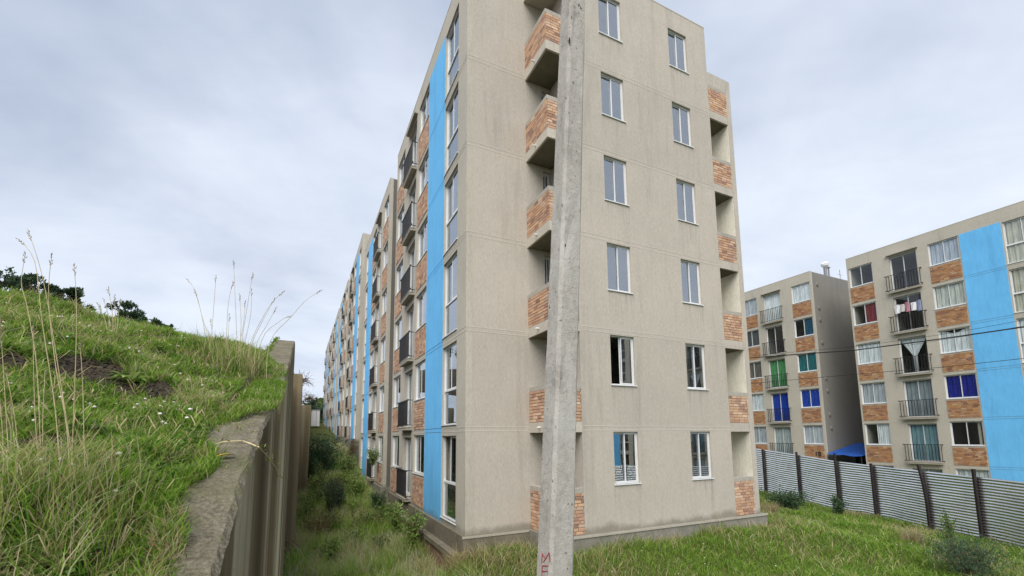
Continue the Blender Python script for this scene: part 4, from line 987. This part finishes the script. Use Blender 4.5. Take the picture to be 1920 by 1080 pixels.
# plants on the right
gp = ground_hit(1790, 1078); S(gp[0]-.1, gp[1]-.25, 'dark feathery pine-like shrub at the bottom right corner', .82, .85, 26, 4600, .10, np.array([[.05, .105, .065], [.07, .125, .07], [.09, .14, .065]]), aspect=.10, brown=.12, group='lawn shrubs', up_=.9)
gp = ground_hit(1788, 1040); S(gp[0], gp[1], 'slender pale green sapling behind the pine-like shrub', 1.0, .20, 6, 700, .08, MIDG, aspect=.2, group='lawn shrubs')
gp = ground_hit(1478, 958); S(gp[0], gp[1], 'low dark green bush by the fence next to the near block', .75, .75, 18, 3200, .085, DARKG, group='lawn shrubs')
S(15.6, .75, 'dark upright weed in front of the fence, left of its bent post', .85, .32, 9, 1100, .09, DARKG, name='tall_weed', cat='weed', group='tall weeds')
for i, (px, py) in enumerate([(1712, 1020), (1445, 965), (560, 1040), (860, 1070)]):
    p = ground_hit(px, py); lab = ['dry straw tussock in front of the fence near the bent post', 'dry straw tussock beside the right end of the near block', 'dry straw tussock at the foot of the mossy wall', 'dry straw tussock at the corner of the near block'][i]
    t = thing('grass_tussock', lab, 'grass tussock', tuple(p), 'straw tussocks'); n = 380
    P = np.stack([rng.normal(0, .13, n), rng.normal(0, .13, n), np.full(n, -.02)], 1); cr = STRAW[rng.integers(0, 4, n)]*rng.uniform(.8, 1.2, (n, 1))
    V, F, Cc = blades(P, rng.uniform(.25, .6, n)*(1.3 if i == 2 else 1), np.full(n, .010), rng.uniform(.2, 1., n), cr*.7, cr); link('blades', fast_mesh('blades', V, F, Cc), M['grass'], t, kind='stuff')
# dry brush hanging over the second wall
def brush(label, px, py, Y, s):
    p = on_axis(1, Y, px, py); t = thing('dry_brush', label, 'brush', tuple(p), 'brush on the wall tops'); mb = MB()
    for i in range(22):
        a = rng.normal(0, .5); L_ = s*rng.uniform(.5, 1.1); q1 = np.array([L_*.45, rng.normal(0, .2)*s, L_*.35*rng.uniform(-.3, 1)]); q2 = np.array([L_*math.cos(a*.6), rng.normal(0, .3)*s, L_*math.sin(a)*.7])
        mb.tube([(-.2*s, 0, -.1*s), tuple(q1), tuple(q2)], [.018*s, .012*s, .004*s], 4)
    link('twigs', mb, M['bark'], t); n = 500; C0 = rng.normal(0, s*.28, (n, 3))+np.array([.05*s, 0, .1*s])
    V, F, Cc = leaf_cloud(C0, .06*s+.03, BROWN[rng.integers(0, 3, n)]*rng.uniform(.5, 1.1, (n, 1)), .3); link('leaves', fast_mesh('leaves', V, F, Cc), M['leaf'], t)
brush('dry brown brush sprouting from the low wall beyond the streaked one', 560, 716, 8.5, .55)
brush('twiggy brush leaning out from the farthest wall', 574, 748, 14., .6)
# trees
def tree(label, base, h, crown_r, n, pal, size, group):
    t = thing('tree', label, 'tree', tuple(base), group); mb = MB(); tips = []
    lean = rng.normal(0, .06, 2)*h; mb.tube([(0, 0, -.5), (lean[0]*.4, lean[1]*.4, h*.35), (lean[0], lean[1], h*.8)], [h*.035, h*.026, h*.008], 7)
    for i in range(11):
        a = rng.uniform(0, 6.28); z0 = h*rng.uniform(.3, .72); rr = crown_r*rng.uniform(.45, 1); z1 = min(h*.96, z0+h*rng.uniform(.08, .35))
        tp = np.array([lean[0]+math.cos(a)*rr, lean[1]+math.sin(a)*rr, z1]); mb.tube([(lean[0]*z0/h, lean[1]*z0/h, z0), tuple(tp*.55+np.array([0, 0, z0*.48])), tuple(tp)], [h*.012, h*.008, h*.003], 5); tips.append(tp)
    tips.append(np.array([lean[0], lean[1], h*.95]))
    link('trunk', mb, M['bark'], t); tips = np.array(tips); k = rng.integers(0, len(tips), n)
    sub = rng.normal(0, 1, (len(tips)*7, 3))*crown_r*.24*np.array([1, 1, .7]); sk = rng.integers(0, 7, n)+k*7
    C0 = tips[k]+sub[sk]+rng.normal(0, crown_r*.085, (n, 3)); c = pal[rng.integers(0, len(pal), n)]*rng.uniform(.7, 1.3, (n, 1))*rng.uniform(.65, 1.3, (len(tips)*7, 1))[sk]
    V, F, Cc = leaf_cloud(C0, size, c, .6); link('crown', fast_mesh('crown', V, F, Cc), M['leaf'], t); return t
hz = [(12, 514, 34, 'dark tree crown at the far left of the hill skyline'), (52, 524, 22, 'low dark tree crown second on the hill skyline'), (72, 516, 20, 'small round tree crown rising highest beside the tall grass'), (103, 538, 20, 'dark tree at the left of the middle skyline pair'), (124, 541, 18, 'dark tree at the right of the middle skyline pair'), (152, 545, 24, 'spreading dark tree after the middle pair on the skyline'),
      (235, 568, 26, 'tallest tree on the right part of the hill skyline'), (252, 590, 20, 'low bush-like tree leaning right on the skyline'), (290, 600, 20, 'rounded tree among the last on the skyline'), (313, 612, 14, 'last low tree where the skyline meets the wispy clump'),
      (34, 524, 22, 'low dark crown filling the gap after the leftmost tree'), (88, 536, 18, 'small dark crown just before the middle skyline pair'), (270, 598, 18, 'low crown between the leaning bush and the rounded tree')]
for i, (px, py, wpx, lab) in enumerate(hz):
    D = 62+5*((i*7) % 4); top = at_depth(D, px, py-1); zg = float(hill_z(top[0], top[1])); hh = max(3., top[2]-zg); r_ = wpx/FPX*D*.72
    tree(lab, (top[0], top[1], top[2]-hh), hh, r_, 2600, DARKG*.8, .32, 'trees on the hill skyline')
fh = [(590, 758, 95, 'green tree on the wooded hill above the white shed'), (602, 752, 105, 'rounded tree on the wooded hill beside the row end'), (611, 748, 112, 'darkest tree touching the far end of the row'), (578, 764, 90, 'low tree behind the farthest retaining wall'), (596, 765, 88, 'bright green tree right above the white shed'), (608, 770, 92, 'low tree at the foot of the wooded hill')]
for i, (px, py, D, lab) in enumerate(fh):
    top = at_depth(D, px, py); zg = gz(top[0], top[1]); hh = max(4, top[2]-zg); tree(lab, (top[0], top[1], top[2]-hh), hh, 2.4, 1600, (MIDG if i % 2 else DARKG), .45, 'trees of the far wooded hill')
for i, (x, y) in enumerate([(-15, -3), (-19, 2), (-24, 8), (-16, -9)]):
    tree(['broad tree on the hill mirrored in the bay windows', 'tall tree uphill mirrored in lower windows', 'tree uphill beyond the wall, mirrored in far windows', 'tree uphill left of the view, mirrored in windows'][i], (x, y, float(hill_z(x, y))), 6.5, 2.6, 2600, DARKG, .30, 'trees mirrored in the windows')
# far hill
bm = MB(); xs = np.linspace(-160, 60, 24); ys = np.linspace(130, 330, 10)
X, Y = np.meshgrid(xs, ys); Z = 2+13*np.exp(-((X+10)/70)**2)*np.minimum(1, (Y-128)/90)+2*np.sin(X*.07)*np.sin(Y*.05)
V = np.stack([X.ravel(), Y.ravel(), Z.ravel()], 1); nx = 24; i = np.arange(23*9); a = (i//23)*nx+i % 23
link('far_hill', fast_mesh('far_hill', V, np.stack([a, a+1, a+nx+1, a+nx], 1)), M['farhill'], kind='structure')
# white shed at the end of the passage
p = on_axis(1, 60, 591.5, 785)
sh = thing('white_shed', 'small white boxy shed at the far end of the passage', 'shed', (p[0], 60, gz(p[0], 60)))
zt = float(on_axis(1, 60, 591, 768)[2])-gz(p[0], 60)
link('walls', MB().box(-.55, .55, 0, 2.2, 0, zt), M['white_paint'], sh); link('roof', MB().box(-.62, .62, -.1, 2.3, zt+.001, zt+.06), M['alu_dark'], sh); link('door', MB().box(.08, .12, -.02, -.001, 0, zt-.1), M['alu_dark'], sh)
# fallen leaf, runner and broad leaves by the wall top
def cap_hit(px, py):
    d = ray(px, py)/FPX; t = .5
    while t < 15:
        q = EYE+d*t
        if q[2] < float(zcap(q[1]))+.004: return q
        t += .004
    return q
pA, pB = cap_hit(398, 862), cap_hit(443, 858)
def leaf_strip(a, b, w, lift):
    mb = MB(); a = np.array(a); b = np.array(b); d = b-a; s = np.cross(d, [0, 0, 1]); s /= np.linalg.norm(s)+1e-9; pts = []
    for i in range(7):
        u = i/6; ww = w*math.sin(math.pi*(.04+.92*u)); z = lift*math.sin(math.pi*u)
        pts += [tuple(a+d*u+s*ww+np.array([0, 0, z+.3*ww])), tuple(a+d*u+np.array([0, 0, z])), tuple(a+d*u-s*ww+np.array([0, 0, z+.3*ww]))]
    F = []
    for i in range(6): F += [(3*i, 3*i+1, 3*i+4, 3*i+3), (3*i+1, 3*i+2, 3*i+5, 3*i+4)]
    mb.poly(pts, F); return mb
tag(link('fallen_leaf', leaf_strip(pA+[0, 0, .010], pB+[0, 0, .012], .022, .010), M['yellow_leaf']), 'yellow fallen leaf curled on the mossy wall top', 'leaf')
q = [cap_hit(*c)+np.array([0, 0, .012]) for c in [(385, 842), (420, 832), (455, 830), (486, 842)]]
q += [on_axis(0, WX1+.02, *c) for c in [(503, 858), (515, 874), (524, 892)]]
rn = thing('runner_root', 'creeping runner that crosses the wall top and hangs over its edge', 'root', tuple(q[0]))
link('root', MB().tube([tuple(c-q[0]) for c in q], .0042, 6), M['straw'], rn)
n = 130; kk = rng.integers(0, len(q), n); C0 = np.array(q)[kk]-q[0]+rng.normal(0, .02, (n, 3)); C0[:, 2] += .01
V, F, Cc = leaf_cloud(C0, .030, np.where((rng.random(n) < .5)[:, None], LITEG[rng.integers(0, 4, n)], BROWN[rng.integers(0, 3, n)]), .22, .1); link('leaves', fast_mesh('leaves', V, F, Cc), M['leaf'], rn)
def rosette(label, px, py, r, n, pal):
    p = hill_hit(px, py); t = thing('leafy_weed', label, 'weed', tuple(p), 'broad-leaved weeds')
    for i in range(n):
        a = 6.283*i/n+rng.normal(0, .2); L_ = r*rng.uniform(.6, 1.1); b = np.array([math.cos(a)*L_, math.sin(a)*L_, L_*rng.uniform(.15, .6)])
        me = leaf_strip((0, 0, .0), b, L_*.16, L_*.22).mesh('leaf'); nv = len(me.vertices); at = me.attributes.new('col', 'FLOAT_COLOR', 'POINT'); c = pal[rng.integers(0, len(pal))]*rng.uniform(.8, 1.25)
        at.data.foreach_set('color', np.tile(np.append(c, 1.), nv).astype(np.float32)); link('leaf', me, M['leaf'], t)
rosette('dark green leafy weed on the bare earth of the hillside', 243, 722, .16, 22, LITEG)
rosette('broad-leaved weed just left of the wall top', 365, 845, .10, 12, LITEG)
rosette('round-leaved weed low in the foreground grass', 235, 985, .07, 12, MIDG)
rosette('yellow-green leaf cluster at the bottom edge by the wall', 305, 1050, .06, 9, LITEG)
rosette('small leafy weed high on the hillside near the skyline', 120, 640, .14, 12, LITEG)
# sparse moss and creeping plants on the wall top
N = 2600; y = rng.uniform(-8.9, -3.5, N); x = WX0+.30*np.abs(rng.normal(0, .42, N)); k = (x < WX1-.02) & (patch_noise(x, y, 6, 4) > .52); x, y = x[k], y[k]; n = len(x)
cr, ct_, st = grass_cols(n, .3); P = np.stack([x, y, zcap(y)-.003], 1)
emit('wall_top_grass', P, rng.uniform(.01, .05, n), np.full(n, .004), rng.uniform(.5, 1.6, n), cr, ct_, 'small weeds creeping over the wall top', 'grass')
print('bricks', nbrick, 'objects', len(bpy.data.objects), 'tris~', sum(sum(len(p.vertices)-2 for p in m.polygons) if len(m.polygons) < 20000 else len(m.polygons)*(len(m.loops)//max(1, len(m.polygons))-2) for m in bpy.data.meshes))
